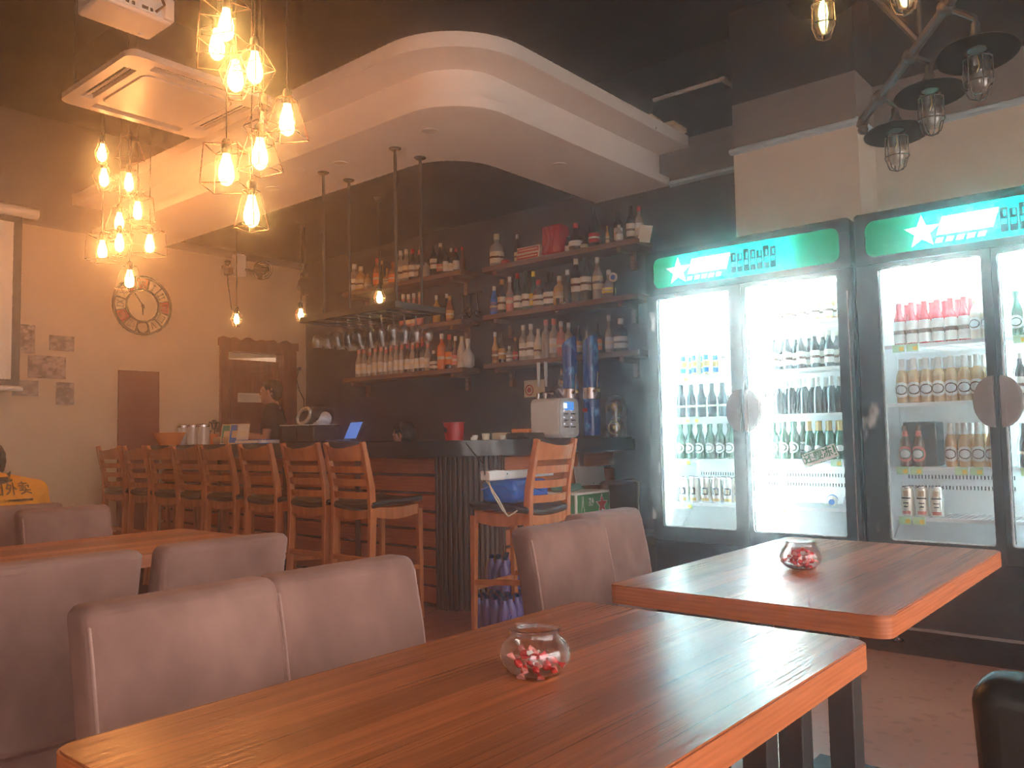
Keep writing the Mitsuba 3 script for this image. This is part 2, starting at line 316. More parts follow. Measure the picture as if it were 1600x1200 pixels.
# window wall to the right of the viewer
wr = struct('wall_right', cat([box(XR, XR + 0.2, YF, YB, 0.0, 0.35), box(XR, XR + 0.2, YF, YB, 3.05, ZC), box(XR, XR + 0.2, 4.6, YB, 0.35, 3.05), box(XR, XR + 0.2, YF, -1.8, 0.35, 3.05)]), M_cream, False, 'wall with the shop windows')
for i in range(3):
    y0 = -1.8 + i * 2.1333
    w = struct('window_%d' % (i + 1), cat([box(XR + 0.03, XR + 0.11, y0, y0 + 2.1333, 0.35, 0.42), box(XR + 0.03, XR + 0.11, y0, y0 + 2.1333, 2.98, 3.05),
               box(XR + 0.03, XR + 0.11, y0, y0 + 0.06, 0.42, 2.98), box(XR + 0.03, XR + 0.11, y0 + 2.0733, y0 + 2.1333, 0.42, 2.98)]), M_matt, False, 'shop window facing the street')
    child(w, 'pane', box(XR + 0.066, XR + 0.068, y0 + 0.06, y0 + 2.0733, 0.42, 2.98), M_pane, False)
for i in range(2):
    x0 = 0.8 + 1.0 * i
    w = struct('window_%d' % (i + 4), cat([box(x0, x0 + 1.0, YF - 0.11, YF - 0.03, 0.35, 0.42), box(x0, x0 + 1.0, YF - 0.11, YF - 0.03, 2.98, 3.05), box(x0, x0 + 0.06, YF - 0.11, YF - 0.03, 0.42, 2.98), box(x0 + 0.94, x0 + 1.0, YF - 0.11, YF - 0.03, 0.42, 2.98)]), M_matt, False, 'shop window behind the viewer')
    child(w, 'pane', box(x0 + 0.06, x0 + 0.94, YF - 0.068, YF - 0.066, 0.42, 2.98), M_pane, False)
struct('ground', cat([box(XR + 0.31, XR + 30, -30, 30, -0.2, -0.1), box(-12, XR + 0.31, -30, YF - 0.31, -0.2, -0.1)]), M_pave, False, 'pavement outside')

# the white stepped bulkhead over the bar, L shaped with round corners
def ell(front, right, inner_y, inner_x, ro, ri, yend=YB):
    o = sbox(XL, front, right - ro, yend).union(sbox(XL, front + ro, right, yend)).union(Point(right - ro, front + ro).buffer(ro, quad_segs=14).intersection(sbox(right - ro, front, right, front + ro)))
    if inner_y is None: return o
    i = sbox(XL - 1, inner_y, inner_x - ri, yend + 1).union(sbox(XL - 1, inner_y + ri, inner_x, yend + 1)).union(Point(inner_x - ri, inner_y + ri).buffer(ri, quad_segs=14).intersection(sbox(inner_x - ri, inner_y, inner_x, inner_y + ri)))
    return o.difference(i)
bk = struct('ceiling_bulkhead', extrude(ell(3.32, -3.165, 3.995, -3.86, 0.42, 0.42), 0.062, 'z', 3.09), M_plaster, 35, 'white stepped bulkhead hanging over the bar')
child(bk, 'recessed_step', extrude(ell(3.40, -3.25, 4.02, -3.885, 0.36, 0.42), 0.20, 'z', 3.152), M_plaster)
child(bk, 'top_step', extrude(ell(3.14, -2.99, 4.02, -3.885, 0.54, 0.42), 0.09, 'z', 3.352), M_plaster)
child(bk, 'black_soffit', extrude(Polygon([(XL, 4.02), (-4.3, 4.02), (-4.05, 4.1), (-3.93, 4.25), (-3.886, 4.44), (-3.886, YB), (XL, YB)]), 0.05, 'z', 3.18), M_black_ceiling, False, 'black ceiling inside the bulkhead')
for i, (x, y) in enumerate([(-3.69, 3.61), (-4.59, 3.61), (-3.49, 4.70), (-5.43, 3.61)]):
    p = Proto(); p.add('ring', lathe([(0.036, 0.0), (0.052, -0.004), (0.055, 0.0), (0.055, 0.004), (0.036, 0.004)], 28), M_white); p.add('reflector', lathe([(0.0, 0.003), (0.034, 0.001), (0.036, 0.004), (0.0, 0.004)], 24), M_alu)
    place(p, 'downlight', ['recessed downlight nearest the round corner of the white bulkhead', 'recessed downlight between the round corner and the hanging bulbs', 'recessed downlight on the right arm of the bulkhead', 'recessed downlight farthest left under the bulkhead'][i], 'downlight', at(x, y, 3.088), 'downlights in the white bulkhead')
# boards and a conduit lying on top of the bulkhead
for i, (x, y, w, l, h, rz, c) in enumerate([(-3.06, 5.27, 0.10, 0.2, 0.03, 6, 'card'), (-3.03, 5.52, 0.14, 0.22, 0.035, 3, 'card'), (-3.05, 4.98, 0.06, 0.28, 0.02, 1, 'yellow')]):
    one('wood_offcut', box(-w / 2, w / 2, -l / 2, l / 2, 0, h, 0.004), C(c, 0.7), ['short wooden board on the end of the white bulkhead', 'wooden board closest to the back wall on top of the bulkhead', 'thin pale strip lying on the bulkhead edge'][i], 'board', at(x, y, 3.443, rz), None)
p = Proto(); p.add('tray', tube([(-3.18, 5.52, 3.725), (-2.6, 5.52, 3.72)], 0.016, 8), M_white); p.add('wire', tube([(-3.17, 5.52, 3.72), (-3.19, 5.5, 3.6), (-3.14, 5.48, 3.46)], 0.003, 5), M_iron); p.add('wire', tube([(-3.12, 5.52, 3.72), (-3.13, 5.45, 3.55), (-3.02, 5.3, 3.45), (-2.985, 5.2, 3.36)], 0.003, 5), M_iron); p.add('wall_clip', box(-2.62, -2.58, 5.5, 5.7, 3.71, 3.73), M_white)
place(p, 'cable_conduit', 'white cable conduit on the dark upper wall above the bulkhead', 'conduit')

# ---------------------------------------------------------------- left wall: door, board, clock, pictures, screen, fan, camera
dr_ = struct('door_1', box(XL - 0.10, XL - 0.06, 4.70, 5.40, 0.02, 2.03), M_door, False, 'brown wooden door behind the barman')
FX = XL + 0.03
for n, (a, b, c, d) in (('frame_side', (4.62, 4.71, 0, 2.16)), ('frame_side', (5.38, 5.56, 0, 2.2)), ('frame_head', (4.62, 5.56, 2.11, 2.2))):
    child(dr_, n, box(XL - 0.12, FX, a, b, c, d, 0.006), M_door)
for a, b, c, d in ((4.78, 5.32, 1.35, 1.93), (4.78, 5.32, 0.2, 1.2)):
    ring = sbox(a, c, b, d).difference(sbox(a + 0.035, c + 0.035, b - 0.035, d - 0.035))
    child(dr_, 'panel_moulding', extrude(ring, 0.016, 'x', XL - 0.061), M_door)
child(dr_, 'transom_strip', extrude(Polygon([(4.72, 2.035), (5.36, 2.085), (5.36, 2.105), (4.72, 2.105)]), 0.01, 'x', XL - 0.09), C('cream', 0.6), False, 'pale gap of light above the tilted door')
sc = [(4.60, 2.16)] + [(4.60 + 0.98 * t, 2.235 + 0.022 * abs(math.sin(t * 13)) + 0.01 * math.sin(t * 40)) for t in np.linspace(0, 1, 50)] + [(5.58, 2.16)]
child(dr_, 'scalloped_crest', extrude(Polygon(sc), 0.03, 'x', XL + 0.002), M_door)
child(dr_, 'handle', tube([(XL - 0.06, 4.76, 1.02), (XL - 0.02, 4.76, 1.02), (XL - 0.02, 4.86, 1.02)], 0.009, 8), M_chrome)
p = Proto(); p.add('', box(XL - 0.059, XL - 0.054, 4.87, 5.16, 1.575, 1.675), M_paper)
for i in range(3): p.add('print_line', box(XL - 0.0545, XL - 0.0525, 4.90, 5.12 - 0.05 * (i == 2), 1.598 + 0.021 * i, 1.606 + 0.021 * i), C('silver', 0.6))
place(p, 'door_notice', 'white paper notice stuck on the brown door', 'notice')
one('wall_board', box(XL + 0.001, XL + 0.03, 3.57, 3.965, 0.0, 1.85, 0.004), M_panel, 'tall red brown board standing against the cream wall below the clock', 'board')
# clock
def ring(ro, ri, q=24): return Point(0, 0).buffer(ro, quad_segs=q).difference(Point(0, 0).buffer(ri, quad_segs=q))
CK = lambda m: moved(m, tra(XL + 0.002, 3.795, 2.487))        # drawn in (y, z), extruded along x; seen from +x the wall's y runs to the right
p = Proto()
p.add('rim', CK(extrude(ring(0.29, 0.268), 0.03, 'x')), M_iron)
p.add('inner_ring', CK(extrude(ring(0.168, 0.150), 0.026, 'x')), M_iron)
p.add('face', CK(extrude(Point(0, 0).buffer(0.151, quad_segs=20), 0.008, 'x')), C('pale', 0.7))
ROM = ['XII', 'I', 'II', 'III', 'IIII', 'V', 'VI', 'VII', 'VIII', 'IX', 'X', 'XI']
for k in range(12):
    a = math.radians(90 - 30 * k)
    w = [(0.16 * math.cos(a + t), 0.16 * math.sin(a + t)) for t in np.linspace(-0.255, 0.255, 7)] + [(0.27 * math.cos(a + t), 0.27 * math.sin(a + t)) for t in np.linspace(0.255, -0.255, 7)]
    np_ = p.add('numeral_panel', CK(extrude(Polygon(w), 0.01, 'x')), C('red' if k in (3, 8, 11, 0) else ('card' if k in (7,) else 'pale'), 0.6), label='red numeral panel' if k in (3, 8, 11, 0) else None)
    b = a + math.radians(15)
    p.add('spoke', CK(moved(box(0.0, 0.024, 0.15, 0.275, -0.006, 0.006), rot(math.degrees(b), [1, 0, 0]))), M_iron)
    if k == 6: continue
    t = text(ROM[k], 0.055, 0.003); t.apply_translation([-t.bounds.mean(0)[0], -t.bounds.mean(0)[1], 0]); t.apply_scale([min(1, 0.075 / max(t.extents[0], 1e-6)), 1.2, 1])
    t.apply_transform(rot(-30 * k, [0, 0, 1])); v = t.vertices; t = trimesh.Trimesh(np.stack([v[:, 2] + 0.01, v[:, 0] + 0.214 * math.cos(a), v[:, 1] + 0.214 * math.sin(a)], 1), t.faces)
    p.add(np_ + '__numeral', CK(t), M_iron, False)
p.add('small_dial', CK(extrude(ring(0.062, 0.052).union(Point(0, 0).buffer(0.001)), 0.034, 'x').apply_translation([0, 0, -0.214])), M_iron)
p.add('small_dial_face', CK(extrude(Point(0, 0).buffer(0.053, quad_segs=12), 0.014, 'x').apply_translation([0, 0, -0.214])), C('card', 0.6))
p.add('hour_hand', CK(moved(box(0.014, 0.018, -0.006, 0.006, -0.02, 0.09), rot(-178, [1, 0, 0]))), M_iron)
p.add('minute_hand', CK(moved(box(0.019, 0.023, -0.005, 0.005, -0.03, 0.14), rot(35, [1, 0, 0]))), M_iron)
p.add('hub', CK(extrude(Point(0, 0).buffer(0.012), 0.026, 'x')), M_iron)
place(p, 'wall_clock', 'large round skeleton clock with roman numerals and red panels on the cream wall', 'clock')
# photographs on the wall
def f_print(seed, c0, c1):
    def fn(p, n, uv): return mix(c0, c1, smoothstep(0.3, 0.75, fbm(p.y * 26 + seed, p.z * 34, 1.0 * seed, 4)))
    return mat('print_%d' % seed, prin(proc(fn), 0.6))
pa, pb = f_print(3, (0.10, 0.06, 0.05), (0.36, 0.27, 0.24)), f_print(8, (0.13, 0.10, 0.095), (0.30, 0.24, 0.22))
for y0, y1, z0, z1, m, lb in ((2.66, 2.84, 1.96, 2.21, pa, 'grey photo print half behind the projection screen edge'), (2.96, 3.17, 2.0, 2.135, pb, 'pale landscape photo print, upper right of the group of wall prints'),
                              (2.79, 3.10, 1.745, 1.945, pa, 'largest photo print, busy street picture in the middle of the group'), (2.67, 2.875, 1.585, 1.72, pb, 'grey landscape photo print below the projection screen corner'),
                              (3.025, 3.175, 1.515, 1.715, pb, 'upright grey photo print, lower right of the group of wall prints')):
    one('photo_print', box(XL + 0.001, XL + 0.012, y0, y1, z0, z1), m, lb, 'picture', None, 'photo prints on the cream wall', False)
# projection screen
p = Proto(); p.add('screen_cloth', box(-7.70, -7.697, 0.6, 2.60, 1.70, 3.06), C('white', 0.7)); p.add('black_border', box(-7.699, -7.694, 2.59, 2.655, 1.66, 3.10), M_matt); p.add('black_border', box(-7.699, -7.694, 0.55, 2.6, 3.05, 3.10), M_matt); p.add('black_border', box(-7.699, -7.694, 0.55, 2.6, 1.66, 1.71), M_matt)
p.add('housing', tube([(-7.74, 0.4, 3.16), (-7.74, 2.79, 3.16)], 0.05, 14), M_white); p.add('weight_bar', tube([(-7.70, 0.55, 1.635), (-7.70, 2.68, 1.635)], 0.022, 10), M_white)
p.add('bracket', box(XL + 0.001, -7.74, 2.6, 2.64, 3.15, 3.17), M_white); p.add('bracket', box(XL + 0.001, -7.74, 0.7, 0.74, 3.15, 3.17), M_white)
place(p, 'projection_screen', 'white roll-down projection screen with black border on the left wall', 'screen')
# wall fan, security camera, socket
p = Proto(); p.add('wall_box', box(XL + 0.001, XL + 0.10, 4.755, 4.875, 2.905, 3.14, 0.01), M_white)
p.add('arm', tube([(XL + 0.08, 4.86, 2.98), (XL + 0.2, 4.93, 2.97)], 0.014, 8), M_iron); p.add('motor', ellipsoid((XL + 0.22, 4.96, 2.97), (0.07, 0.06, 0.06)), M_iron)
gd = cat([tube([(XL + 0.27 + 0.05 * math.sin(t), 4.965 + 0.115 * math.cos(t) * c, 2.965 + 0.095 * math.sin(t) * c) for t in np.linspace(0, 2 * np.pi, 21)], 0.004, 5, False) for c in (1.0, 0.75, 0.5, 0.25)])
p.add('grille', gd, M_iron)
for k in range(3): p.add('blade', moved(box(XL + 0.235, XL + 0.245, 4.965, 5.06, 2.94, 2.99), rot(120 * k + 20, [1, 0, 0], (0, 4.965, 2.965))), M_iron)
place(p, 'wall_fan', 'small dark fan on a pale wall box beside the bar corner', 'fan')
p = Proto(); p.add('body', box(XL + 0.03, XL + 0.14, 4.645, 4.70, 2.90, 2.98, 0.01), C('brown', 0.5)); p.add('lens', moved(lathe([(0.0, 0.03), (0.022, 0.03), (0.03, 0.0), (0.0, 0.0)], 16), tra(XL + 0.11, 4.64, 3.02) @ rot(90, [0, 1, 0])), M_chrome)
p.add('bracket', box(XL + 0.001, XL + 0.1, 4.64, 4.67, 2.975, 3.01), C('brown', 0.5)); p.add('cable', tube([(XL + 0.03, 4.69, 2.90), (XL + 0.01, 4.72, 2.75), (XL + 0.008, 4.755, 2.55)], 0.005, 6), M_iron)
place(p, 'security_camera', 'small brown security camera with hanging cable left of the fan', 'camera')
p = Proto(); p.add('plate', box(XL + 0.001, XL + 0.03, 5.575, 5.615, 1.94, 1.98, 0.004), M_matt); p.add('cable', tube([(XL + 0.02, 5.59, 1.95), (XL + 0.015, 5.56, 1.85), (XL + 0.012, 5.60, 1.72), (XL + 0.012, 5.66, 1.62), (XL + 0.012, 5.67, 1.2)], 0.005, 6), M_iron)
place(p, 'wall_socket', 'black wall socket with drooping cable in the corner by the door', 'socket')

# ================================================================ the bar
BF, BX, BR = 4.0, -3.75, 0.30           # front plane, return plane, corner radius
bar_key = numbered('bar_counter'); tag(bar_key, 'L shaped bar counter with orange planks and dark fluted round corner', 'bar counter')
inside = sbox(XL + 0.004, 0, 5, YB - 0.004)
core = ell(BF + 0.03, BX - 0.03, 4.40, -4.15, BR - 0.03, 0.08).intersection(inside)
child(bar_key, 'core', extrude(core, 1.03, 'z', 0.0), M_strip)
def plank_row(z0, z1, i):
    for a, b in ((XL + 0.01, -6.86), (-6.80, -5.86), (-5.80, -4.94), (-4.88, -4.08)):
        child(bar_key, 'plank', box(a, b, BF, BF + 0.031, z0, z1, 0.004), M_plank)
    for a, b in ((4.33, 5.20), (5.28, YB - 0.002)):
        child(bar_key, 'plank', box(BX - 0.031, BX, a, b, z0, z1, 0.004), M_plank)
for i in range(8): plank_row(0.032 + i * 0.125, 0.137 + i * 0.125, i)
for a in (-6.83, -5.83, -4.91): child(bar_key, 'post', box(a - 0.028, a + 0.028, BF - 0.006, BF + 0.031, 0.0, 1.03, 0.004), M_strip)
child(bar_key, 'post', box(BX - 0.031, BX + 0.006, 5.205, 5.275, 0.0, 1.03, 0.004), M_strip)
for k in range(15):
    t = math.radians(-92 + k * 94 / 14)
    cx, cy = BX - BR + (BR + 0.004) * math.cos(t), BF + BR + (BR + 0.004) * math.sin(t)
    child(bar_key, 'corner_strip', moved(moved(box(-0.016, 0.014, -0.0135, 0.0135, 0.0, 1.03, 0.005), rot(math.degrees(t), [0, 0, 1])), tra(cx, cy, 0)), M_strip)
top = ell(3.80, -3.55, 4.55, -4.30, 0.48, 0.12).intersection(inside)
tm = extrude(top, 0.085, 'z', 1.03); lip = extrude(top.buffer(-0.012), 0.017, 'z', 1.115)
child(bar_key, 'countertop', cat([tm, lip]), M_counter, label='glossy black countertop')

# ---------------------------------------------------------------- bar stools
def stool_proto():
    p = Proto()
    for s in (-1, 1):
        x = s * 0.185
        p.add('leg', bar([(x, -0.235, 0.0), (x, -0.205, 0.35), (x, -0.19, 0.70), (x, -0.20, 0.86), (x, -0.235, 1.02), (x, -0.262, 1.135)], (1, 0, 0), [0.026, 0.03, 0.034, 0.032, 0.030, 0.028], [0.036, 0.042, 0.048, 0.042, 0.036, 0.03]), M_stool)
    for s in (-1, 1):
        p.add('leg', bar([(s * 0.19, 0.20, 0.0), (s * 0.188, 0.195, 0.4), (s * 0.186, 0.19, 0.705)], (1, 0, 0), [0.026, 0.032, 0.038], [0.026, 0.032, 0.038]), M_stool)
    def slat(z0, z1, dip, yb, lean):
        a = np.linspace(-1, 1, 13); v = []
        for k in a:
            x = 0.172 * k; y = yb - 0.045 * (1 - k * k); d = dip * (1 - k * k)
            v += [[x, y - 0.009, z0], [x, y + 0.009, z0], [x, y + 0.009 - lean, z1 - d], [x, y - 0.009 - lean, z1 - d]]
        f = []
        for i in range(12):
            for j in range(4):
                q = [i * 4 + j, i * 4 + (j + 1) % 4, i * 4 + 4 + (j + 1) % 4, i * 4 + 4 + j]; f += [[q[0], q[2], q[1]], [q[0], q[3], q[2]]]
        f += [[0, 1, 2], [0, 2, 3], [48, 50, 49], [48, 51, 50]]
        m = trimesh.Trimesh(v, f, process=False)
        if m.volume < 0: m.invert()
        return m
    p.add('top_rail', slat(1.02, 1.125, 0.028, -0.235, 0.026), M_stool)
    for z, y in ((0.945, -0.215), (0.865, -0.199), (0.785, -0.192)): p.add('back_slat', slat(z, z + 0.042, 0.0, y, 0.006), M_stool)
    def saddle(v):
        x, y = v[:, 0], v[:, 1]; v[:, 2] += 0.018 * (np.abs(x) / 0.2) ** 2 + 0.012 * np.clip(y / 0.2, -1, 1) ** 3 - 0.016; return v
    p.add('seat', moved(soft_box(0.425, 0.425, 0.042, 0.019, 10, 0.06, saddle), tra(0, 0.0, 0.757)), M_leather, 50, 'black padded saddle seat')
    def apron(x0, y0, x1, y1):
        L = math.hypot(x1 - x0, y1 - y0); a = np.linspace(0, 1, 9)
        pl = Polygon([(t * L, 0.735 - 0.012 * math.sin(math.pi * t)) for t in a] + [(t * L, 0.672 - 0.02 * math.sin(math.pi * t)) for t in a[::-1]])
        return moved(extrude(pl, 0.022, 'y', -0.011), tra(x0, y0, 0) @ rot(math.degrees(math.atan2(y1 - y0, x1 - x0)), [0, 0, 1]))
    for q in ((-0.17, 0.19, 0.17, 0.19), (-0.17, -0.19, 0.17, -0.19), (-0.186, -0.17, -0.186, 0.175), (0.186, -0.17, 0.186, 0.175)): p.add('apron', apron(*q), M_stool)
    p.add('stretcher', box(-0.172, 0.172, 0.184, 0.208, 0.285, 0.32, 0.004), M_stool); p.add('stretcher', box(-0.172, 0.172, -0.224, -0.200, 0.40, 0.432, 0.004), M_stool)
    for s in (-1, 1): p.add('stretcher', bar([(s * 0.187, -0.205, 0.36), (s * 0.188, 0.184, 0.33)], (0, 0, 1), 0.03, 0.02), M_stool)
    return p
STOOL = stool_proto()
sx = [-7.42, -6.93, -6.50, -6.09, -5.68, -5.14, -4.61, -4.145]
for i, x in enumerate(sx):
    n = len(sx) - i
    place(STOOL, 'bar_stool', 'orange ladder-back bar stool with black seat, %s' % ('closest to the fluted bar corner' if n == 1 else ('at the far left end of the row' if i == 0 else '%s from the fluted bar corner' % ordinal(n))), 'bar stool',
          at(x, 3.535, 0, [2, -2, 1, -1, 2, 0, 1, -1][i]), 'ladder-back stools along the bar')
place(STOOL, 'bar_stool', 'orange ladder-back bar stool facing the bar end with a blue bag on its seat', 'bar stool', at(-3.085, 3.70, 0, 93), None)
# things on that stool
def f_bag(v):
    v[:, 2] += 0.012 * meshkit.noise(v * 14.0) - 0.006; v[:, 0] += 0.014 * meshkit.noise(v * 11.0 + 5) - 0.007; return v
p = Proto(); p.add('bag_body', moved(soft_box(0.25, 0.33, 0.125, 0.03, 10, 0.03, f_bag), tra(0, 0, 0.067)), C('blue', 0.22), 60)
p.add('fold', tube([(-0.12, -0.16, 0.075), (0.0, -0.172, 0.11), (0.12, -0.16, 0.07)], 0.006, 6), C('blue', 0.22)); p.add('fold', tube([(0.125, -0.12, 0.03), (0.132, 0.0, 0.09), (0.125, 0.13, 0.04)], 0.005, 6), C('blue', 0.22))
place(p, 'blue_bag', 'shiny blue plastic bag lying on the bar stool seat', 'bag', at(-3.11, 3.69, 0.776, 3))
p = Proto(); p.add('case', box(-0.03, 0.03, -0.20, 0.24, 0, 0.045, 0.004), C('silver', 0.35)); p.add('end_cap', box(-0.036, 0.036, -0.33, -0.20, -0.002, 0.05, 0.005), M_white)
p.add('label', box(0.030, 0.0308, -0.16, 0.05, 0.006, 0.038), M_paper)
for k, y in enumerate((-0.18, 0.21)): p.add('screw', ellipsoid((0.031, y, 0.03), (0.003, 0.004, 0.004), 1), M_iron)
p.add('wire', tube([(0, -0.33, 0.03), (0.02, -0.36, 0.09), (-0.1, -0.30, 0.14), (-0.24, -0.22, 0.2)], 0.004, 6), M_iron)
p.add('wire', tube([(0, -0.3, 0.0), (0.03, -0.31, -0.06), (0.06, -0.26, -0.16), (0.05, -0.2, -0.2), (0.09, -0.17, -0.17)], 0.004, 6), C('cream', 0.5))
p.add('wire', tube([(-0.02, -0.3, 0.0), (0.05, -0.28, -0.1), (0.075, -0.24, -0.19)], 0.004, 6), C('cream', 0.5))
place(p, 'lamp_driver', 'silver power supply box with loose wires on top of the blue bag', 'power supply', at(-3.02, 3.66, 0.918, 0))

# ---------------------------------------------------------------- things stacked at the bar end
def carton(w, d, h, side, front):
    p = Proto(); p.add('box_body', box(-w / 2, w / 2, -d / 2, d / 2, 0, h, 0.004), side); return p
p = Proto(); w, d, h = 0.28, 0.42, 0.27
p.add('box_body', box(-w / 2, w / 2, -d / 2, d / 2, 0, h, 0.003), M_paper, label='white edged carton')
p.add('green_side', box(w / 2, w / 2 + 0.002, -d / 2 + 0.014, d / 2 - 0.012, 0.012, h - 0.016), C('carton_green', 0.5)); p.add('green_end', box(-w / 2 + 0.014, w / 2 - 0.014, -d / 2 - 0.002, -d / 2, 0.012, h - 0.016), C('carton_green', 0.5))
def star(r, k=0.42): return Polygon([((r if i % 2 == 0 else r * k) * math.sin(i * math.pi / 5), (r if i % 2 == 0 else r * k) * math.cos(i * math.pi / 5)) for i in range(10)])
def onx(poly, x, y, z, t=0.002): return moved(extrude(poly, t, 'x'), tra(x, y, z))
p.add('star_outline', onx(star(0.078, 0.45), w / 2 + 0.002, 0.10, 0.172), M_paper); p.add('red_star', onx(star(0.066, 0.45), w / 2 + 0.003, 0.10, 0.172), C('red', 0.5), label='red star')
def txt_x(s, h, x, y, z, bold=False, t=0.002):
    m = text(s, h, t, bold); v = m.vertices; return trimesh.Trimesh(np.stack([v[:, 2] + x, v[:, 0] + y, v[:, 1] + z], 1), m.faces, process=False)
p.add('lettering', cat([txt_x('24', 0.036, w / 2 + 0.002, -0.065, 0.19, True), txt_x('PACK', 0.013, w / 2 + 0.002, -0.062, 0.170)]), M_paper, False)
bo = Polygon([(-0.02, 0), (0.02, 0), (0.02, 0.09), (0.008, 0.13), (0.008, 0.19), (-0.008, 0.19), (-0.008, 0.13), (-0.02, 0.09)])
p.add('bottle_outline', onx(bo.difference(bo.buffer(-0.003)), w / 2 + 0.002, -0.135, 0.05), M_paper); p.add('badge', onx(ring(0.024, 0.012, 8).union(Point(0, 0).buffer(0.006)), w / 2 + 0.002, -0.12, 0.045), M_paper)
p.add('lettering', onx(unary_union([sbox(-0.075 + 0.03 * i, 0.0, -0.055 + 0.03 * i, 0.026) for i in range(5)]), w / 2 + 0.002, 0.0, 0.016), M_paper)
p.add('flap', moved(box(0, 0.13, -d / 2, d / 2, -0.002, 0.001), tra(-w / 2, 0, h + 0.003) @ rot(-6, [0, 1, 0])), C('carton_green', 0.5))
place(p, 'beer_carton', 'green and white beer carton with a red star, topmost of the carton stack', 'carton', at(-3.56, 4.92, 0.48, 0))
p = Proto(); p.add('box_body', box(-w / 2, w / 2, -0.22, 0.24, 0, 0.24, 0.003), C('card', 0.7)); p.add('red_tag', box(w / 2, w / 2 + 0.002, -0.10, -0.035, 0.14, 0.232), C('red', 0.5)); p.add('lettering', txt_x('20', 0.04, w / 2 + 0.002, -0.096, 0.17, True), M_paper, False)
p.add('badge', onx(ring(0.05, 0.038, 10), w / 2 + 0.0005, -0.19, 0.17), C('brown', 0.5))
place(p, 'beer_carton', 'brown carton with a small red number tag, directly under the green beer carton', 'carton', at(-3.55, 4.92, 0.24, 0))
p = Proto(); p.add('box_body', box(-w / 2, w / 2, -0.23, 0.23, 0, 0.239, 0.003), C('card', 0.7)); p.add('tape', box(w / 2, w / 2 + 0.001, -0.03, 0.03, 0, 0.239), C('cream', 0.4))
place(p, 'beer_carton', 'plain brown carton at the bottom of the stack by the bar end', 'carton', at(-3.55, 4.93, 0.0, 0))
one('green_bag', soft_box(0.16, 0.2, 0.05, 0.02, 8, 0.03, f_bag), C('teal', 0.3), 'crumpled teal plastic bag lying on the green beer carton', 'bag', at(-3.60, 4.84, 0.777, 10))
p = Proto(); p.add('sheet', moved(box(-0.004, 0.004, -0.20, 0.19, -0.07, 0.075, 0.001), rot(-8, [0, 1, 0]) @ rot(-2.0, [1, 0, 0])), M_white); p.add('hole', moved(ellipsoid((0.004, 0.02, -0.055), (0.002, 0.005, 0.005), 1), rot(-8, [0, 1, 0]) @ rot(-2, [1, 0, 0])), M_matt)
place(p, 'white_board', 'small white board leaning on the bar end above the cartons', 'board', at(-3.70, 5.29, 0.836, 0))
# brown padded chair half hidden behind the cartons
p = Proto(); p.add('backrest', moved(soft_box(0.09, 0.40, 0.50, 0.04, 10), tra(0, 0, 0.56) @ rot(5, [0, 1, 0])), C('brown', 0.45), 50); p.add('piping', tube([(0.047, 0.19, 0.3), (0.05, 0.2, 0.6), (0.065, 0.19, 0.78), (0.068, 0.1, 0.805)], 0.006, 6), C('cream', 0.5))
p.add('seat', moved(soft_box(0.30, 0.40, 0.1, 0.04, 10), tra(0.18, 0, 0.38)), C('brown', 0.45), 50)
for x in (0.06, 0.3):
    for y in (-0.16, 0.16): p.add('leg', box(x - 0.02, x + 0.02, y - 0.02, y + 0.02, 0, 0.335), M_matt)
place(p, 'side_chair', 'brown leather chair standing between the cartons and the fridge', 'chair', at(-3.52, 5.38, 0, -6))
# shrink wrapped water packs under the stool
def waterpack(nx, ny, name, label, M):
    p = Proto(); r = 0.031
    bot = lathe([(0, 0), (r, 0.003), (r, 0.05), (r * 0.9, 0.06), (r, 0.07), (r, 0.135), (0.012, 0.175), (0.013, 0.205), (0, 0.206)], 12)
    for i in range(nx):
        for j in range(ny):
            q = [(i - (nx - 1) / 2) * 0.064, (j - (ny - 1) / 2) * 0.064]; p.add('bottle', moved(bot, tra(q[0], q[1], 0.002)), C('purple', 0.15)); p.add('bottle_cap', moved(lathe([(0, 0.02), (0.015, 0.02), (0.015, 0), (0, 0)], 10), tra(q[0], q[1], 0.19)), C('blue', 0.4))
    X, Y = nx * 0.032 + 0.004, ny * 0.032 + 0.004
    wr = cat([box(X - 0.003, X, -Y, Y, 0.03, 0.16), box(-X, X, -Y, -Y + 0.003, 0.03, 0.16)])
    p.add('wrap', wr, M_thin, False)
    p.add('lettering', txt_x('Gan', 0.05, X + 0.0005, -Y + 0.02, 0.06, True), C('purple', 0.4), False)
    return place(p, name, label, 'water pack', M)
waterpack(4, 5, 'water_pack', 'shrink-wrapped pack of small blue water bottles on the floor under the stool with the bag', at(-3.36, 3.86, 0.0, 4))
waterpack(3, 3, 'water_pack', 'smaller wrapped pack of blue water bottles, on top of the floor pack', at(-3.40, 3.93, 0.2135, -8))

